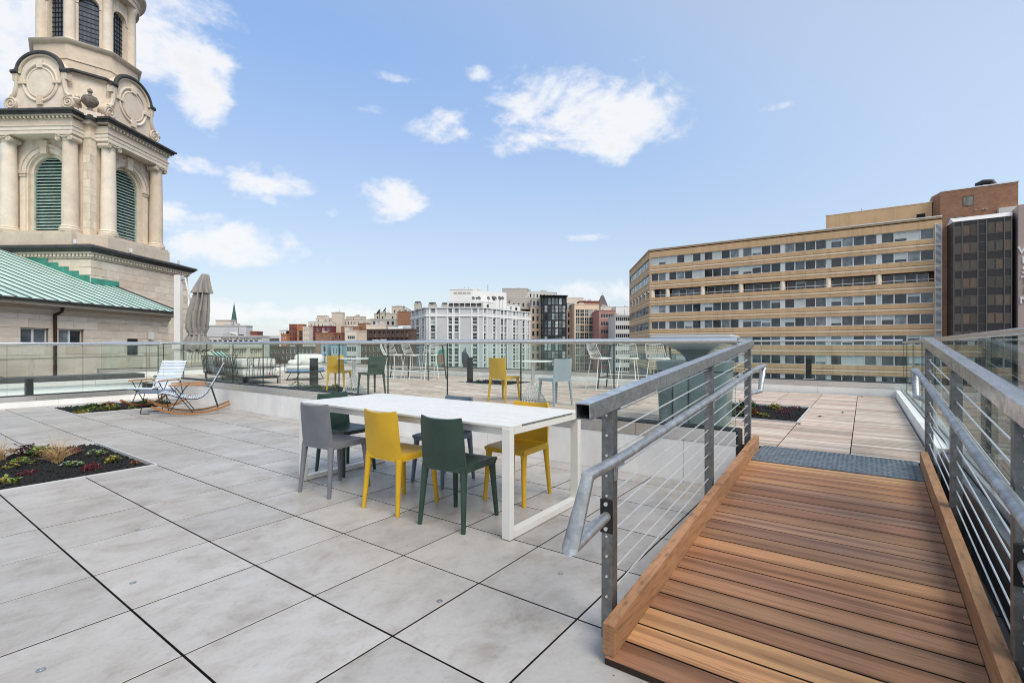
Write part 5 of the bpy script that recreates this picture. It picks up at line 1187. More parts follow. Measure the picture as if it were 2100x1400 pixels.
# outer parapet and dark neighbouring roofs left of the terrace
pw_ = thing('parapet_wall', 'pale parapet with stone coping just beyond the left glass guard', 'parapet'); 
MB().box(-16.40, -16.15, -3.5, 5.2, -3, 0.31).build('wall', B_WHT, pw_)
for k in range(7): MB().box(-16.46, -16.08, -3.5+1.25*k, -3.5+1.25*(k+1)-0.008, 0.312, 0.40).build('coping_stone', B_CONC, pw_)
MB().box(-14.9, -14.61, -3.5, 4.9, -1.0, 0.05).build('gravel_strip', B_WHT, None, kind='structure', label='narrow pale strip outside the left glass guard')
MB().box(-16.14, -14.91, -3.5, 4.9, -1.0, -0.1).build('side_roof', B_WHT, None, kind='structure', label='pale roof strip between the guard and the parapet')
MB().box(-34, -16.5, -8, 4.6, -1.2, -0.12).build('neighbour_roof', B_ROOF, None, kind='structure', label='dark flat neighbouring roof below the stone hall')
MB().box(-30, -19.3, 5, 30, -5.2, -3.0).build('lower_roof', B_ROOF, None, kind='structure', label='dark flat roof below the deck behind the sofa')
MB().box(-17.3, -16.50, -3.5, 5.2, -0.1, 0.52).build('roof_edge', B_ROOF, None, kind='structure', label='black roof edge behind the parapet coping')
# ------------------------------------------------------------------ buildings of the city
WM = {}
def win_mesh(w, h, nx, ny, gl, fr, bar=0.10, dep=0.12):
    k = (round(w,2), round(h,2), nx, ny, gl.name, fr.name, bar)
    if k not in WM:
        mb = MB(); b = bar
        mb.quad((0,dep*0.6,0),(w,dep*0.6,0),(w,dep*0.6,h),(0,dep*0.6,h), 0)
        xs = [0]+[w*i/nx for i in range(1, nx)]+[w]
        for i, x in enumerate(xs): a = 0 if i == 0 else (x-b/2 if i < nx else w-b); mb.box(a, a+b, 0, dep, 0, h, 1)
        for j in range(ny+1):
            z = h*j/ny; a = 0 if j == 0 else (z-b/2 if j < ny else h-b)
            for i in range(nx): mb.box((xs[i]+b if i == 0 else xs[i]+b/2), (xs[i+1]-b if i == nx-1 else xs[i+1]-b/2), 0.005, dep-0.005, a, a+b, 1)
        WM[k] = mb.mesh('window', [gl, fr])
    return WM[k]
def facade(root, M, W_, z0, z1, mat, wins, gl=None, fr=None, rec=0.25, name='wall', bar=0.10):
    """wall with real openings; wins: (u0, u1, za, zb, nx, ny). M maps facade space (x along, -y outward) into the thing's space"""
    gl = gl or W_DARK; fr = fr or WFRAME
    mb = MB(); facewall(mb, 0, W_, z0, z1, 0, [w[:4] for w in wins], rec); mb.xf(M).build(name, mat, root); q = M.to_euler()
    for (a, b, c, d, nx, ny) in wins: link('window', win_mesh(b-a, d-c, nx, ny, gl, fr, bar), root, M @ Vector((a, rec-0.125, c)), q)
def reg(u0, u1, n, frac): w = (u1-u0)/n; return [(u0+w*(i+0.5-frac/2), u0+w*(i+0.5+frac/2)) for i in range(n)]
def rows_dn(ztop, h, pitch, zmin): 
    r = []; z = ztop
    while z-h > zmin: r.append((z-h, z)); z -= pitch
    return r
def wins(cols, rows, nx=1, ny=1): return [(a, b, c, d, nx, ny) for a, b in cols for c, d in rows]
def solve_w(px0, px1, d, al):
    r0 = (px0-1050)/FPX*d; k1 = (px1-1050)/FPX; return (k1*d-r0)/(math.cos(al)-k1*math.sin(al))
def fb(name, label, px0, px1, d, ytop, mat, cols=0, frac=0.5, pitch=3.3, wh=1.7, first=1.2, zmin=-13, skew=0.0, D=14, gl=None, fr=None, nx=1, ny=1, side=None, group='skyline buildings', rec=0.25, ybot=None, side_cols=3, cat='building', u01=(0.04, 0.96), cornice=None, bar=0.12):
    """a building seen over the rail: front from picture column px0 to px1 at distance d, its own depth D behind; skew turns the front away"""
    if px1 < 850: D = min(D, 4.5)
    al = rad(skew); Wd = solve_w(px0, px1, d, al); zt = zat(ytop, d); zb = -26 if ybot is None else zat(ybot, d)
    root = thing(name, label, cat, tuple(at(px0, d)), HEAD+al, group)
    R = rows_dn(zt-first, wh, pitch, max(zmin, zb+0.3)) if cols else []
    ws = wins(reg(Wd*u01[0], Wd*u01[1], cols, frac), R, nx, ny) if cols else []
    I = Matrix.Identity(4); facade(root, I, Wd, zb, zt, mat, ws, gl, fr, rec, bar=bar)
    MR = Matrix.Translation((Wd, 0, 0)) @ Matrix.Rotation(PI/2, 4, 'Z'); ML = Matrix.Translation((0, D, 0)) @ Matrix.Rotation(-PI/2, 4, 'Z')
    sw = wins(reg(0.8, D-0.8, side_cols, frac), R, nx, ny) if side and cols else []
    facade(root, MR, D, zb, zt, mat, sw if side in ('r', 'b') else [], gl, fr, rec, bar=bar); facade(root, ML, D, zb, zt, mat, sw if side in ('l', 'b') else [], gl, fr, rec, bar=bar)
    MB().box(0.02, Wd-0.02, 0.02, D, zt-0.4, zt-0.05).build('roof', B_ROOF, root)
    cm = cornice or mat
    if Wd > 6 and d < 330:
        rs = random.Random(int(px0*7+ytop))
        for _ in range(rs.randint(1, 3)):
            ux = rs.uniform(0.6, max(0.7, Wd-3.5)); uw = rs.uniform(1.0, 2.6); uh = rs.uniform(0.7, 1.6)
            MB().cbox(ux, ux+uw, rs.uniform(1.5, 3), 5.0, zt-0.2, zt+uh, 0.05).build('roof_unit', rs.choice((B_BEIGE, B_GREY, B_CONC)), root)
        if rs.random() < 0.5: MB().tube([(Wd*0.6, 2, zt), (Wd*0.6, 2, zt+rs.uniform(1.5, 3.2))], 0.06, 4).build('aerial', BLACK, root)
    MB().box(-0.15, Wd+0.15, -0.15, 0.35, zt-0.02, zt+0.35).box(-0.15, 0.35, 0.351, D, zt-0.02, zt+0.35).box(Wd-0.35, Wd+0.15, 0.351, D, zt-0.02, zt+0.35).build('parapet', cm, root)
    return root, Wd, zt

# --- tan office block: long ribbon-windowed front facing the terrace
OX, OY = -39.35, 108.03
off = thing('office_block', 'tan office block with long ribbon windows and a recessed loggia floor', 'building', (OX, OY, 0))
LW = 49.9; BAY = 7.5; XB = [0.0, 3.95]+[3.95+BAY*k for k in range(1, 7)]
ZR = 22.95; WT, WH, PIT_ = 21.15, 1.76, 3.585
rowz = [(WT-PIT_*k-WH, WT-PIT_*k) for k in range(9)]
hol = [(0.25, 48.9, a, b) for a, b in rowz]
mb = MB(); facewall(mb, 0, LW, -26, ZR, 0, hol, 0.30); mb.build('wall', TAN, off)
VL = Vector((-55.46-OX, 135.73-OY, 0)); LL = VL.length; ML_ = Matrix.Translation(VL) @ Matrix.Rotation(math.atan2(-VL.y, -VL.x), 4, 'Z')
mb = MB(); facewall(mb, 0, LL, -26, ZR, 0, [(0.3, LL-0.3, a, b) for a, b in rowz], 0.30); mb.xf(ML_).build('wall', TAN, off)
MB().ext([(VL.x, VL.y, ZR-0.5), (0, 0, ZR-0.5), (LW, 0, ZR-0.5), (LW, 40, ZR-0.5), (VL.x, VL.y+20, ZR-0.5)], (0,0,0.2)).build('roof', B_ROOF, off)
MB().box(-0.1, LW, -0.12, 0.4, ZR, ZR+0.16).build('coping', WHT_METAL, off); MB().box(0, LL, -0.12, 0.4, ZR+0.001, ZR+0.16).xf(ML_).build('coping', TAN, off)
for (a, b) in rowz:
    for M, L_ in ((Matrix.Identity(4), LW), (ML_, LL)):
        MB().box(0, L_, -0.05, 0.0, a-1.12, a-0.93).xf(M).build('stripe', TANL, off); MB().box(0, L_, -0.03, 0.0, a-0.80, a-0.76).xf(M).build('groove', B_DKBR, off)
pane_m = {}
def office_window(M, x0, x1, z0, z1, y=0.18, shade=True):
    w = x1-x0; h = z1-z0; k = round(w, 2)
    if k not in pane_m:
        f = MB(); b = 0.075
        f.box(0, b, 0, 0.1, 0, h); f.box(w-b, w, 0, 0.1, 0, h); f.box(b, w-b, 0.005, 0.095, 0, b); f.box(b, w-b, 0.005, 0.095, h-b, h)
        pane_m[k] = (f.mesh('window', WFRAME), MB().box(b, w-b, 0.05, 0.06, b, h-b).mesh('pane', W_TAN), [MB().box(b, w-b, 0.035, 0.045, b+(h-2*b)*(1-q), h-b).mesh('blind', SHADE) for q in (1.0, 0.72, 0.5, 0.3)])
    fm, pm2, bl = pane_m[k]; q = M.to_euler()
    o = link('window', fm, off, M @ Vector((x0, y, z0)), q); link('pane', pm2, o)
    if shade:
        r = random.random()
        if r < 0.29: link('blind', bl[random.choice((0, 0, 1, 1, 2, 3))], o)
I4 = Matrix.Identity(4)
for k, (a, b) in enumerate(rowz):
    if k == 2: continue
    for x0, x1 in zip(XB[:-1], XB[1:]):
        n = 2 if x1-x0 < 5 else 4; s = x0+0.38; e = x1-0.32
        if x1 > 48.5: e = 48.88
        for i in range(n): office_window(I4, s+(e-s)*i/n+0.01, s+(e-s)*(i+1)/n-0.01, a+0.01, b-0.01, 0.18, k < 7)
        MB().box(x0-0.30 if x0 > 0 else 0.27, x0+0.37, 0.16, 0.27, a+0.01, b-0.01).build('column_cover', SHADE if random.random() < 0.5 else WFRAME, off)
    n = 15
    for i in range(n): office_window(ML_, 0.35+(LL-0.7)*i/n, 0.35+(LL-0.7)*(i+1)/n-0.02, a+0.01, b-0.01, 0.18, k < 2)
a, b = rowz[2]                                                     # loggia floor: round columns, recessed glazing, pipe rail
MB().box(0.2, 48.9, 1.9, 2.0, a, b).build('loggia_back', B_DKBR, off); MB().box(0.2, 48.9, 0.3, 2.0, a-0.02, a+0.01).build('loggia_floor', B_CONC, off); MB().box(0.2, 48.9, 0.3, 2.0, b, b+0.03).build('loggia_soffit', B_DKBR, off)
cm_ = MB().lathe([(0.46,0),(0.46,WH)], 20).mesh('column', TANL, 40)
for x in XB[:-1]: link('column', cm_, off, (max(x, 0.55), 0.50, a))
for x0, x1 in zip(XB[:-1], XB[1:]):
    n = 2 if x1-x0 < 5 else 4
    for i in range(n): office_window(I4, x0+0.6+(x1-x0-1.2)*i/n, x0+0.6+(x1-x0-1.2)*(i+1)/n-0.03, a+0.05, a+1.70, 1.7, i % 3 == 1)
MB().tube([(0.2, 0.12, a+0.42), (48.9, 0.12, a+0.42)], 0.05, 6).build('loggia_rail', WHT_METAL, off, 40)
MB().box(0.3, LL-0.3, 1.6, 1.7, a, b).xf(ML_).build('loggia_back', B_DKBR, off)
for i in range(7): MB().box(0.4+(LL-1.2)*i/6, 1.2+(LL-1.2)*i/6, 0.05, 1.2, a+0.002, b-0.002).xf(ML_).build('loggia_fin', TANL, off)
for k in range(8):                                                  # stack of louvred vents at the end of the front
    zt = WT+0.65-PIT_*k; fr_ = MB()
    for x0, x1, z0, z1 in ((48.97,49.05,zt-3.3,zt),(49.80,49.88,zt-3.3,zt),(49.051,49.799,zt-0.09,zt),(49.051,49.799,zt-3.3,zt-3.21)): fr_.box(x0, x1, -0.10, 0.0, z0, z1)
    o = fr_.build('vent_frame', WHT_METAL, off)
    for j in range(16): MB().bar((49.06, -0.05, zt-0.26-0.19*j), (49.79, -0.05, zt-0.26-0.19*j), 0.05, 0.10).build('slat', WFRAME, o)
    MB().box(49.05, 49.8, -0.012, 0.0, zt-3.2, zt-0.1).build('backing', B_ROOF, o)
ph, Wp, zp = None, 15.6, 26.4
pnt = thing('office_penthouse', 'plain tan penthouse on the roof of the office block', 'building', (-6.0, OY+4, 0))
MB().box(0, Wp, 0, 12, ZR-0.3, zp).build('wall', TAN, pnt); MB().box(-0.05, Wp+0.05, -0.06, 12, zp+0.001, zp+0.12).build('coping', TANL, pnt); MB().box(13.5, 14.7, -0.03, 0, 23.9, 24.6).build('dark_opening', SUB, pnt)
MB().tube([(5.6,1,zp),(5.6,1,zp+0.7)], 0.03, 5).tube([(5.4,1,zp+0.6),(6.0,1,zp+0.5)], 0.02, 5).build('roof_vent', BLACK, pnt)
bt = thing('brick_tower_block', 'brown brick plant tower with louvres behind the dark glass hotel', 'building', (10.15, OY+2, 0))
mb = MB(); mb.ext([(0.35,0,-26),(9.7,0,-26),(9.7,9,-26),(-0.6,9,-26),(-0.6,2.6,-26)], (0,0,26+27.45)); mb.build('wall', BRICKB, bt); MB().box(0.3, 9.8, -0.08, 0.3, 27.451, 27.62).build('coping', WHT_METAL, bt)
for x0, x1, z0, z1 in ((3.2,4.5,24.6,26.2),(0.6,3.7,21.5,23.0)):
    o = MB().box(x0, x1, -0.05, 0.0, z0, z1).build('louvre_panel', B_ROOF, bt)
    for j in range(int((z1-z0)/0.16)): MB().bar((x0+0.05,-0.08,z0+0.1+0.16*j),(x1-0.05,-0.08,z0+0.1+0.16*j), 0.03, 0.07).build('slat', B_BEIGE, o)
mb = MB(); mb.tube([(5.2,1.2,27.5),(5.2,1.2,28.1),(5.8,1.2,28.4),(6.8,1.2,28.3),(7.2,1.2,27.6)], 0.42, 10); mb.build('exhaust_duct', BLACK, bt, 40)
for x in (4.7, 5.6, 6.0): MB().lathe([(0.02,0),(0.13,0.06),(0.15,0.14),(0.0,0.15)], 10, (x,-0.12,23.6)).build('fixture', WFRAME, bt, 40)
# --- dark glass hotel
ht = thing('glass_hotel', 'dark bronze glass hotel bay with curtained windows', 'building', (11.15, OY-3, 0))
MB().box(-0.60, -0.01, 3.0, 4.0, -26, 22.9).build('brick_pier', BRICKB, ht)
MB().ext([(0.45,0.06,-26),(7.15,0.06,-26),(7.85,3.0,-26),(-0.0,3.0,-26)], (0,0,26+21.2)).build('curtain_wall', BRZSP, ht)
MB().add([(0.45,-0.05,21.2),(7.15,-0.05,21.2),(7.9,3,21.2),(-0.05,3,21.2),(0.3,2.4,22.25),(7.6,2.4,22.25)], [(0,1,5,4),(1,2,5),(2,3,4,5),(3,0,4),(3,2,1,0)]).build('sloping_cap', WHT_METAL, ht)
MX = [0.52, 1.48, 3.32, 4.30, 6.28, 7.08]
for x in MX: MB().box(x-0.055, x+0.055, -0.10, 0.055, -10, 21.2).build('mullion', BRZM, ht)
WX = [(0.62,1.40),(1.62,2.36),(2.46,3.22),(4.42,5.20),(5.34,6.14),(6.38,7.0)]
curt = [plain('curtain_fabric_%s' % n, c, 0.9, 0, 0.2, 3, stretch=(6,1,0.3)) for n, c in (('warm', (0.34,0.25,0.19)), ('grey', (0.20,0.18,0.17)), ('dim', (0.12,0.11,0.105)))]
for k in range(11):
    z1 = 20.35-2.79*k; z0 = z1-1.42
    for i, (x0, x1) in enumerate(WX):
        o = MB().box(x0, x1, -0.005, 0.055, z0, z1).build('window', random.choices(curt, [3, 2, 1])[0] if i not in (0,) else curt[1], ht); o2 = MB().box(x0-0.02, x1+0.02, -0.022, -0.012, z0-0.02, z1+0.02).build('pane', HGLASS, o)
    MB().box(0.58, 7.02, -0.02, 0.055, z0-0.12, z0-0.06).build('transom', BRZM, ht); MB().box(0.58, 7.02, -0.02, 0.055, z1+0.04, z1+0.10).build('transom', BRZM, ht)
wn = thing('mauve_hotel_wall', 'mauve wall with stacked white letters at the right edge', 'building', (18.86, OY-3.6, 0))
MB().box(0, 10, 0, 8, -26, 22.6).build('wall', B_ROSE, wn); MB().box(-1.4, 9, 4.5, 6, 22.0, 23.4).build('parapet_block', B_CONC, wn)
def letter(ch, parent, loc, size, mat, ex=0.06, rot=(PI/2,0,0), name='letter', al='CENTER'):
    c = bpy.data.curves.new(name, 'FONT'); c.body = ch; c.size = size; c.extrude = ex; c.align_x = al; c.materials.append(mat); c.resolution_u = 3; c.offset = size*0.012
    t_ = bpy.data.objects.new(name, c); COL.objects.link(t_); bpy.context.view_layer.update()
    me = bpy.data.meshes.new_from_object(t_.evaluated_get(bpy.context.evaluated_depsgraph_get())); bpy.data.objects.remove(t_); bpy.data.curves.remove(c)
    return link(name, me, parent, loc, rot)
for i, ch in enumerate('WESTIN'): letter(ch, wn, (0.70, -0.08, 15.25-1.50*i), 1.5, SIGNW)

# --- grey and white apartment block with a mural, centre of the skyline
gp0 = Vector((-172.8,159.08,0)); gp1 = Vector((-148.8,145.53,0)); gp2 = Vector((-129.67,159.27,0)); gp3 = Vector((-129.85,196.07,0))
gb = thing('grey_apartment_block', 'grey and white panelled apartment block with a mural and roof pergola', 'building', tuple(gp1))
def upx(px, P, Q):
    e = (Q-P).normalized(); k = (px-1050)/FPX; n = RT-FW*k; return -(P.dot(n))/(e.dot(n))
zg = 17.35
rg = [(15.1, 16.8)]+rows_dn(13.05, 2.75, 3.18, -13)
for P, Q, cl in ((gp0, gp1, [(845,849.5),(853,860),(865.5,870)]), (gp1, gp2, [(883,892.5),(919,929.2),(930,940.5),(969,978.5)]), (gp2, gp3, [(992,997),(1011,1016.5),(1027,1032),(1033,1038.5),(1052,1057),(1058,1062.5),(1071,1076),(1081.5,1085)])):
    L_ = (Q-P).length; M = Matrix.Translation(P-gp1) @ Matrix.Rotation(math.atan2((Q-P).y, (Q-P).x), 4, 'Z')
    cs = [(max(0.3, upx(a, P, Q)), min(L_-0.3, upx(b, P, Q))) for a, b in cl]
    facade(gb, M, L_, -26, zg, B_GREY, wins(cs, rg, 1, 2), W_BLUE, B_WHT, 0.3, bar=0.16)
    for (a, b) in cs:
        for x in (a-0.62, b+0.12): MB().box(x, x+0.5, -0.22, 0.0, -14, zg-0.3).xf(M).build('pilaster', B_WHT, gb)
    MB().box(-0.2, L_+0.2, -0.45, 0.2, zg-0.3, zg+0.15).xf(M).build('cornice', B_WHT, gb); MB().box(0, L_, -0.30, 0.0, 13.5, 14.3).xf(M).build('band', B_WHT, gb)
    if P is gp1:
        def mural(pts, mat, y): MB().ext([(upx(px, P, Q), y, zat(py, 205)) for px, py in pts], (0, 0.03, 0)).xf(M).build('mural_patch', mat, gb)
        mteal = plain('mural_teal', (0.01,0.28,0.25), 0.8, 0, 0.2, 0.5); mskin = plain('mural_skin', (0.34,0.20,0.15), 0.8, 0, 0.2, 0.5); mdark = plain('mural_charcoal', (0.05,0.05,0.055), 0.8, 0, 0.3, 0.5); mpur = plain('mural_purple', (0.17,0.14,0.24), 0.8, 0, 0.2, 0.5)
        mural([(896,757),(895,730),(898,720),(906,716),(912,717),(912,757)], mteal, -0.04); mural([(899,745),(897,736),(899,727),(906,724),(911,726),(911,748),(904,750)], mskin, -0.08); mural([(903,757),(906,748),(911,745),(911.5,757)], mdark, -0.12)
        mural([(950,752),(947,740),(947,722),(955,720),(962,730),(962,748),(958,757)], mdark, -0.04); mural([(948,722),(955,712),(957,722)], mpur, -0.08)
MB().ext([tuple(gp0-gp1)[:2]+(zg-0.5,), (0,0,zg-0.5), tuple(gp2-gp1)[:2]+(zg-0.5,), tuple(gp3-gp1)[:2]+(zg-0.5,)], (0,0,0.3)).build('roof', B_ROOF, gb)
gpn = thing('roof_penthouse', 'pale penthouse with small dishes on the grey apartment block', 'building', tuple(at(922, 222)), HEAD)
Wn = solve_w(922, 970, 222, 0); z1 = zat(594, 222)
MB().box(0, Wn, 0, 14, zg-1, z1).build('wall', B_WHT, gpn); W2 = 17.0
MB().ext([(Wn,0,zg-1),(Wn+15,9,zg-1),(Wn+15,16,zg-1),(Wn,14,zg-1)], (0,0,z1-zg+0.6)).build('wall', B_WHT, gpn); MB().box(-0.15, Wn, -0.15, 14, z1, z1+0.4).build('parapet', B_WHT, gpn)
for k in range(4): MB().box(1.8+2.0*k, 3.5+2.0*k, -0.06, 0.0, z1-2.0, z1-1.0).build('vent_grille', B_BEIGE, gpn)
for px, s in ((970,1.0),(977,0.7),(982,1.1),(1001,1.0),(1011,1.3),(1015,1.0),(1024,1.2),(1030,1.0)):
    p = at(px, 214)-at(922, 222); lx = p.dot(RT); ly = p.dot(FW)
    MB().lathe([(0.05,0),(0.55*s,0.12),(0.8*s,0.32),(0.76*s,0.33),(0.5*s,0.17),(0.02,0.06)], 12).xf(Matrix.Translation((lx, ly, zat(612, 214))) @ Matrix.Rotation(rad(70), 4, 'X') @ Matrix.Rotation(rad(30*s), 4, 'Y')).build('dish', SIGND, gpn, 40)
    MB().tube([(lx, ly, zg), (lx, ly, zat(612, 214))], 0.06, 5).build('mast', SIGND, gpn)
for px, y0, y1 in ((951,594,588.5),(960.5,594,588.5),(1000,596,582.5)): p = at(px, 224)-at(922, 222); MB().tube([(p.dot(RT), 4, zat(y0, 224)), (p.dot(RT), 4, zat(y1, 224))], 0.11, 5).build('antenna', BLACK, gpn)
for px in (969, 982): p = at(px, 224)-at(922, 222); MB().lathe([(0.1,0),(0.7,0.3),(0.9,0.9),(0.5,1.3)], 10, (p.dot(RT), 4, zat(596, 224))).build('roof_fan', B_CREAML, gpn, 40)
pg = thing('roof_pergola', 'white roof pergola on the grey apartment block', 'pergola', tuple(at(918, 208)), HEAD)
Wq = solve_w(918, 988, 208, 0); z2 = zat(618.5, 208)
for k in range(7): MB().box(Wq*k/6-0.12, Wq*k/6+0.12, 0, 0.24, zg, z2).build('post', B_WHT, pg)
for y in (0, 4): MB().box(-0.3, Wq+0.3, y-0.001, y+0.25, z2, z2+0.3).build('beam', B_WHT, pg)
MB().box(0, Wq, 4.3, 4.5, zg, z2-0.3).build('dark_screen', SUB, pg); MB().box(0, Wq, 0.05, 0.15, zg+1.0, zg+1.12).build('rail', B_WHT, pg)
tr_, Wt_, zt_ = fb('terrace_storey', 'white set back top storey on the grey apartment block', 991, 1067, 222, 619, B_WHT, 6, 0.42, 3.2, 1.9, 0.9, zmin=14, skew=52, D=10, gl=W_BLUE, fr=B_WHT, ybot=634)
rv = thing('rooftop_equipment', 'rooftop fans and tanks at the end of the grey apartment block', 'equipment', tuple(at(846, 215)), HEAD)
for px, w, h in ((849,3.0,4.2),(878,3.4,3.6),(905,3.0,3.4)): p = at(px, 215)-at(846, 215); MB().box(p.dot(RT), p.dot(RT)+w, 0, 2.5, zg, zg+h*0.65).build('cooling_box', B_BEIGE, rv); MB().lathe([(w*0.45,0),(w*0.48,0.5),(w*0.4,0.7)], 12, (p.dot(RT)+w/2, 1.2, zg+h*0.65)).build('fan', SIGND, rv, 40)
for px in range(846, 875, 4): p = at(px, 214)-at(846, 215); MB().tube([(p.dot(RT), -1, zg), (p.dot(RT), -1, zg+1.3)], 0.05, 4).build('rail_post', B_WHT, rv)

# --- towers right of it
fb('beige_tower', 'beige concrete tower behind the grey apartment block', 1030, 1082, 262, 592, B_BEIGE, 3, 0.22, 3.6, 1.4, 10, zmin=5, D=20, cornice=B_CONC, gl=W_DARK)
fb('beige_setback', 'pale beige set back storeys with terrace windows below the beige tower', 1046, 1110, 250, 611, B_BEIGE, 6, 0.45, 3.4, 2.0, 2.6, zmin=12, D=16, skew=0, ybot=634, cornice=B_CONC)
fb('beige_setback', 'glazed pale storey behind the black steel bay', 1082, 1142, 262, 598, B_CONC, 8, 0.6, 3.6, 2.4, 1.0, zmin=16, D=12, ybot=625, skew=20)
fb('peach_stone_block', 'peach stone block with tall paired windows beside the grey apartments', 1088, 1117, 246, 629, B_PINK, 3, 0.55, 3.75, 2.6, 0.9, zmin=-13, D=18, skew=4, side='l', cornice=B_CONC, fr=B_CREAM)
fb('glazed_storey', 'grey glazed top storey above the peach stone block', 1090, 1116, 247, 613, B_BEIGE, 3, 0.7, 3.75, 2.4, 1.0, zmin=18, D=14, ybot=630)
g_, Wg_, zg_ = fb('black_steel_bay', 'black steel and glass bay standing proud of the peach stone fronts', 1114, 1162, 240, 608, B_BLK, 6, 0.90, 3.75, 3.4, 0.5, zmin=-13, skew=6, D=14, gl=W_SKY, fr=B_BLK, nx=1, ny=2, side='l', bar=0.13, rec=0.1)
MB().box(-1.2, Wg_+0.5, -1.2, 6, zg_+0.36, zg_+0.7).build('roof_canopy', B_BLK, g_)
fb('peach_stone_block', 'narrow peach stone front between the black bay and the cream grid', 1162, 1178, 244, 636, B_PINK, 2, 0.55, 3.75, 2.6, 0.9, zmin=-13, skew=4, D=16, fr=B_CREAM)
fb('glazed_storey', 'grey glazed storey above the narrow peach front', 1163, 1179, 246, 622, B_GREY, 2, 0.7, 3.6, 2.6, 1.0, zmin=17, D=14, ybot=637)
fb('cream_grid_block', 'cream framed glass block with projecting roof eave', 1178, 1228, 238, 624, B_PINK, 5, 0.90, 3.75, 3.4, 2.4, zmin=-13, skew=10, D=18, gl=W_BLUE, fr=B_CREAML, nx=2, ny=2, cornice=B_PINK, bar=0.12)
fb('brick_top_block', 'brown brick roof house above the cream grid block', 1188, 1228, 262, 618, BRICKR, 0, D=10, ybot=640)
fb('peach_top_block', 'long peach roof house behind the black bay', 1150, 1196, 275, 611, B_CREAML, 0, D=10, ybot=640)
fb('rose_striped_block', 'rose red office block with ribbon windows', 1228, 1262, 225, 637, B_RED, 1, 0.86, 3.6, 1.8, 1.4, zmin=-13, skew=2, D=18, gl=W_DARK, nx=8, side=None)
fb('white_striped_block', 'white office block with dark ribbon windows beside the tan offices', 1262, 1296, 205, 647, B_CONC, 1, 0.98, 3.5, 1.8, 0.5, zmin=-13, skew=-2, D=18, gl=W_DARK, nx=8, u01=(0.0, 1.0))
fb('cream_flat_block', 'plain cream block behind the striped offices', 1232, 1264, 300, 629, B_CREAML, 0, D=20)
fb('white_flat_block', 'plain white block between the striped offices and the tan block', 1263, 1300, 290, 629, B_WHT, 0, D=20)
spz = zat(606, 330); sp = thing('slate_spire', 'short brown slate spire above the rose red block', 'spire', tuple(at(1235, 330)), HEAD)
loft([([(-3.6,-3.6),(3.6,-3.6),(3.6,3.6),(-3.6,3.6)], zat(631,330)), ([(-2.6,-2.6),(2.6,-2.6),(2.6,2.6),(-2.6,2.6)], zat(622,330)), ([(-0.8,-0.8),(0.8,-0.8),(0.8,0.8),(-0.8,0.8)], spz)], B_SLATE, 'roof', sp); MB().tube([(0,0,spz),(0,0,spz+2.2)], 0.1, 5).build('finial', BLACK, sp); MB().box(-3.8, 3.8, -3.8, 3.8, 0, zat(631,330)).build('wall', B_CREAM, sp)

# --- left half of the skyline
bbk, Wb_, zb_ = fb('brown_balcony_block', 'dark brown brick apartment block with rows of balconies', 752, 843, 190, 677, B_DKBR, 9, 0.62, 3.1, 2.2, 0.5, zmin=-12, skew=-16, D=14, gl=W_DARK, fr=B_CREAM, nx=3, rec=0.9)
for r in range(6):
    for c in range(9):
        x = Wb_*(0.04+0.92*(c+0.22)/9); w = Wb_*0.92/9*0.56; z = zb_-0.5-2.25-3.1*r
        MB().box(x, x+w, -0.9, 0.0, z-0.15, z).box(x, x+w, -0.9, -0.84, z, z+0.95).build('balcony', B_DKBR, bbk)
fb('brown_brick_stack', 'brown brick rooftop block beside the grey apartments', 815, 843, 240, 640, BRICKB, 0, D=10, ybot=668)
fb('cream_roof_house', 'cream roof house on the dark brown balcony block', 751, 791, 215, 667, B_CREAML, 2, 0.12, 3, 1.2, 1.0, zmin=8.5, D=12, ybot=680)
fb('tan_stepped_block', 'tan stepped rooftop with windows under the big dishes', 760, 812, 260, 655, B_BEIGE, 5, 0.6, 3.2, 2.2, 1.0, zmin=8, D=14, ybot=671)
fb('tan_stepped_block', 'upper tan rooftop step carrying the big dishes', 767, 812, 268, 644, B_CREAM, 4, 0.35, 3.0, 1.8, 1.2, zmin=13.5, D=12, ybot=658)
fb('cream_roof_tower', 'cream roof tower left of the tilted lattice frame', 803, 826, 280, 629, B_CREAM, 2, 0.3, 4, 1.9, 1.8, zmin=18, D=12, ybot=650)
ds = thing('satellite_dish', 'large grey satellite dish tilted up on the tan rooftop', 'satellite dish', tuple(at(778, 262, zat(650, 262))), HEAD, 'rooftop dishes')
MB().lathe([(0.1,0),(1.0,0.2),(1.7,0.7),(1.62,0.72),(0.9,0.28),(0.02,0.1)], 18).xf(Matrix.Translation((0,0,2.4)) @ Matrix.Rotation(rad(-55), 4, 'Y')).build('reflector', SIGND, ds, 40); MB().tube([(0,0,-1),(0,0,2.3)], 0.25, 8).build('mast', SIGND, ds, 40)
ds2 = dup(ds, tuple(at(790, 262, zat(646, 262))), HEAD+rad(20), 'narrow grey satellite dish standing upright on the tan rooftop', 'rooftop dishes')
dl = thing('lattice_frame', 'tilted brown lattice frame on the brick rooftop', 'roof structure', tuple(at(826, 242, zat(638, 242))), HEAD)
for k in range(6): MB().bar((0.1+0.75*k, 0, 2.9-0.45*k), (0.7+0.75*k, 0, -0.2), 0.12, 0.12).build('strut', B_DKBR, dl)
for k in range(4): MB().bar((0.05+0.15*k, 0.15, 2.9-0.9*k), (4.2, 0.15, 0.2-0.1*k), 0.12, 0.12).build('chord', B_DKBR, dl)
fb('cream_shaft', 'tall blank cream lift shaft rising above the red apartment block', 680, 702, 290, 642, B_CREAM, 0, D=10, ybot=705, cornice=B_BEIGE)
fb('cream_wing', 'cream apartment wing with small windows right of the blank shaft', 702, 760, 300, 656, B_CREAML, 8, 0.35, 3.1, 1.7, 1.2, zmin=8, D=12, skew=-6, ybot=684)
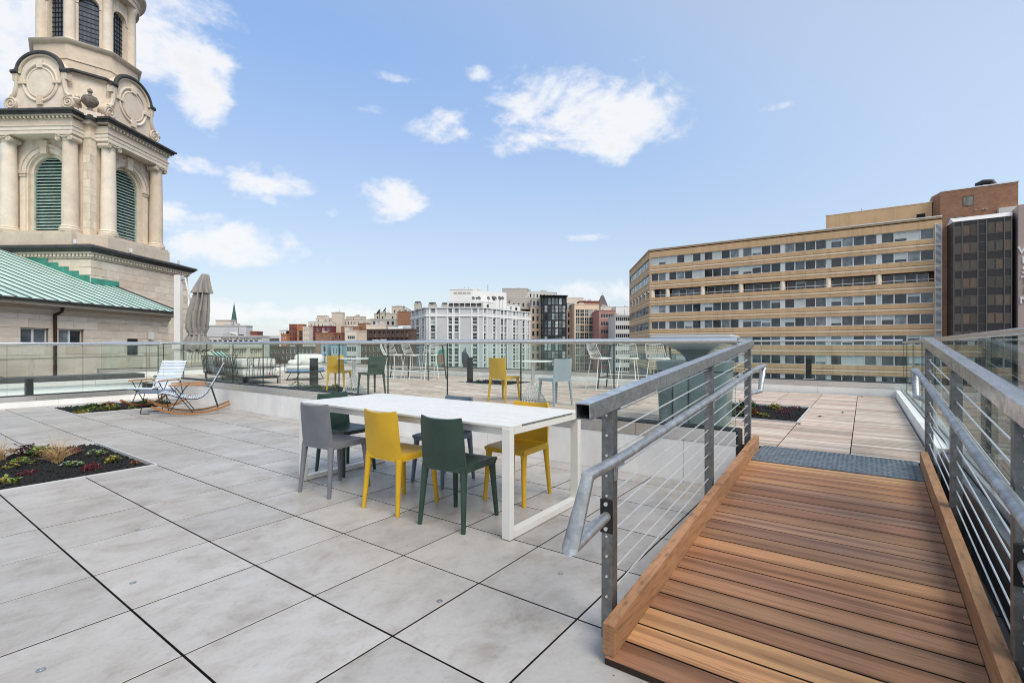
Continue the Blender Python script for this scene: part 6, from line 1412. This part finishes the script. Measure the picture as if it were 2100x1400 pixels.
fb('cream_wing', 'upper cream storey right of the blank shaft', 709, 746, 306, 650, B_CREAM, 6, 0.4, 3.1, 1.2, 0.8, zmin=14, D=10, ybot=660)
fb('brick_roof_block', 'plain brown brick block below the cream wing', 734, 758, 270, 664, BRICKB, 0, D=10, ybot=690); fb('brick_roof_block', 'long plain brown brick wall below the cream wing', 699, 737, 262, 671, BRICKB, 0, D=10, ybot=690)
fb('red_apartment_block', 'dark red apartment block with white window bays', 633, 682, 265, 670, B_DRED, 4, 0.42, 2.7, 1.9, 0.6, zmin=-12, D=16, gl=W_DARK, fr=B_WHT, nx=2, skew=-4)
fb('cream_upper_block', 'cream upper storeys set back above the red apartment block', 632, 682, 285, 661, B_CREAML, 6, 0.3, 3.0, 1.6, 0.9, zmin=11, D=14, ybot=672); fb('cream_upper_block', 'stepped cream top storey above the red apartment block', 648, 680, 292, 653.5, B_CREAML, 4, 0.3, 3.0, 1.6, 0.8, zmin=14, D=12, ybot=663); fb('cream_upper_block', 'small round topped cream roof house above the red apartments', 650, 668, 300, 648.5, B_CREAM, 0, D=8, ybot=656)
fb('cream_grid_tower', 'cream tower with a grid of small dark windows', 621, 634, 250, 671, B_CREAML, 3, 0.45, 2.7, 1.6, 0.8, zmin=-12, D=12, gl=W_DARK, fr=B_CREAML)
fb('red_brick_tower', 'red brick tower at the left of the apartment cluster', 593, 610, 300, 666, BRICKR, 3, 0.35, 3.2, 1.5, 1.8, zmin=-12, D=14, gl=W_DARK, fr=B_BLK)
fb('orange_brick_tower', 'orange brick tower with dark glazed corner', 609, 622, 296, 666, BRICKO, 1, 0.62, 3.2, 2.9, 3.6, zmin=-12, D=14, gl=W_DARK, fr=B_BLK, nx=2, u01=(0.2, 1.0))
fb('orange_brick_block', 'low orange brick block beside the red brick tower', 576, 588, 290, 686, BRICKO, 3, 0.4, 3.2, 1.8, 1.2, zmin=-12, D=12, gl=W_DARK, fr=B_WHT)
fb('dark_glass_slab', 'narrow dark glass slab between the brick towers', 587, 594, 305, 680, B_BLK, 2, 0.7, 3.2, 2.2, 1.0, zmin=-12, D=12, gl=W_BLUE, fr=B_BLK)
fb('white_set_back', 'white set back roofs behind the orange brick block', 573, 595, 320, 678.5, B_WHT, 4, 0.4, 3.2, 1.6, 1.0, zmin=2, D=12, gl=W_BLUE)
fb('brick_lower_block', 'brown brick lower block in front of the red apartments', 647, 684, 225, 684, BRICKB, 4, 0.25, 3.1, 1.5, 1.2, zmin=-12, D=12, gl=W_DARK, fr=B_CREAM); fb('brick_lower_block', 'brick block with bay windows next to the cream corner', 684, 701, 222, 684, BRICKR, 2, 0.5, 3.1, 2.0, 0.8, zmin=-12, D=12, gl=W_DARK, fr=B_CREAM)
fb('cream_corner_block', 'cream block with a band window left of the brown balconies', 707, 731, 200, 679, B_CREAML, 1, 0.7, 3.3, 1.4, 2.0, zmin=-12, D=10, gl=W_DARK, nx=4, u01=(0.1, 1.0)); fb('cream_slab', 'thin pale slab wall beside the cream corner block', 707, 716, 206, 673, B_CREAML, 0, D=8, ybot=682); fb('tan_low_block', 'plain tan low block between cream and brown blocks', 731, 754, 204, 680, B_CREAM, 0, D=10)
fb('dark_low_block', 'dark low roofline at the far end of the street', 540, 576, 420, 695, B_SLATE, 0, D=20); fb('grey_low_block', 'pale grey low block beyond the dark roofline', 552, 575, 450, 690, B_GREY, 0, D=20)
rh, _, _ = fb('pale_blue_rowhouse', 'pale blue narrow rowhouse seen through the glass', 659, 671, 150, 704, B_LBLUE, 1, 0.6, 3.2, 1.8, 1.0, zmin=-9, D=10, gl=W_DARK, fr=B_WHT, group=None)
fb('slate_blue_rowhouse', 'ornate slate blue rowhouse seen through the glass', 679, 701, 150, 707, B_LBLUE, 3, 0.5, 3.2, 1.9, 1.0, zmin=-9, D=10, gl=W_DARK, fr=B_WHT, group=None)
fb('concrete_banded_block', 'grey block with banded windows seen through the glass', 708, 733, 170, 706, B_CONC, 1, 0.86, 3.3, 1.8, 0.8, zmin=-11, D=10, gl=W_DARK, group=None, nx=4)
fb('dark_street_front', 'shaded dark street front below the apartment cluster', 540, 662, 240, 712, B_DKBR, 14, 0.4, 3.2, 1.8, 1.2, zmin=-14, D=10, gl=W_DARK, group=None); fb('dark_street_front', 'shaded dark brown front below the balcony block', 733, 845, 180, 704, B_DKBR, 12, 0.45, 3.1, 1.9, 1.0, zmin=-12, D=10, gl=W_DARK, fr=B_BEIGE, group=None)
fb('near_dark_roof', 'dark flat roofed building below the rail towards the street', 545, 760, 75, 752, B_ROOF, 0, D=30, group=None)
# --- grey offices with rooftop sign at the left
na, Wa, za = fb('sign_office_block', 'low pale office block with rooftop lettering by the umbrella', 398, 536, 150, 691, B_CONC, 12, 0.78, 3.4, 1.15, 0.98, zmin=-10, D=18, gl=W_DARK, fr=B_CONC, skew=-3, group=None)
letter('National Air Traffic Controllers Association', na, (Wa*0.71, -0.06, za-0.72), 0.72, SIGND, 0.02, name='sign_lettering')
fb('grey_panel_block', 'grey panelled block set back above the lettered office', 424, 504, 172, 669.5, B_GREY, 0, D=16, cornice=B_BEIGE); 
fb('white_penthouse', 'white roof house on the grey panelled block', 442, 471, 185, 658, B_CREAML, 0, D=8, ybot=670); fb('brown_penthouse', 'small brown brick roof house beside the lettered office', 504, 526, 175, 681.5, BRICKR, 0, D=10, ybot=692)
mu = thing('rooftop_units', 'white rooftop air units in front of the grey panelled block', 'equipment', tuple(at(465, 160)), HEAD)
for x, w, h, mt in ((0,0.8,1.6,B_LBLUE),(0.9,2.4,1.7,B_WHT),(3.9,0.9,0.9,BLACK)): MB().cbox(x, x+w, 0, 1.5, za-0.3, za+h, 0.05).build('unit', mt, mu)
MB().lathe([(0.5,0),(0.55,0.08),(0.2,0.1)], 12).xf(Matrix.Translation((1.5,-0.01,za+0.8)) @ Matrix.Rotation(PI/2, 4, 'X')).build('fan', SIGND, mu, 40)
cs = thing('copper_steeple', 'slender dark green copper church steeple on the skyline', 'steeple', tuple(at(480, 260)), HEAD)
rr = 6.5/FPX*260
MB().lathe([(rr*1.05,zat(700,260)),(rr*1.05,zat(667,260)),(rr,zat(665,260)),(rr*0.55,zat(645,260)),(rr*0.12,zat(625,260)),(0.05,zat(622,260))], 8).build('spire', plain('dark_patina', (0.04,0.11,0.10), 0.6, 0, 0.3, 0.4, kind='World', rnd=0), cs); MB().tube([(0,0,zat(623,260)),(0,0,zat(619,260))], 0.08, 5).build('cross', BLACK, cs)
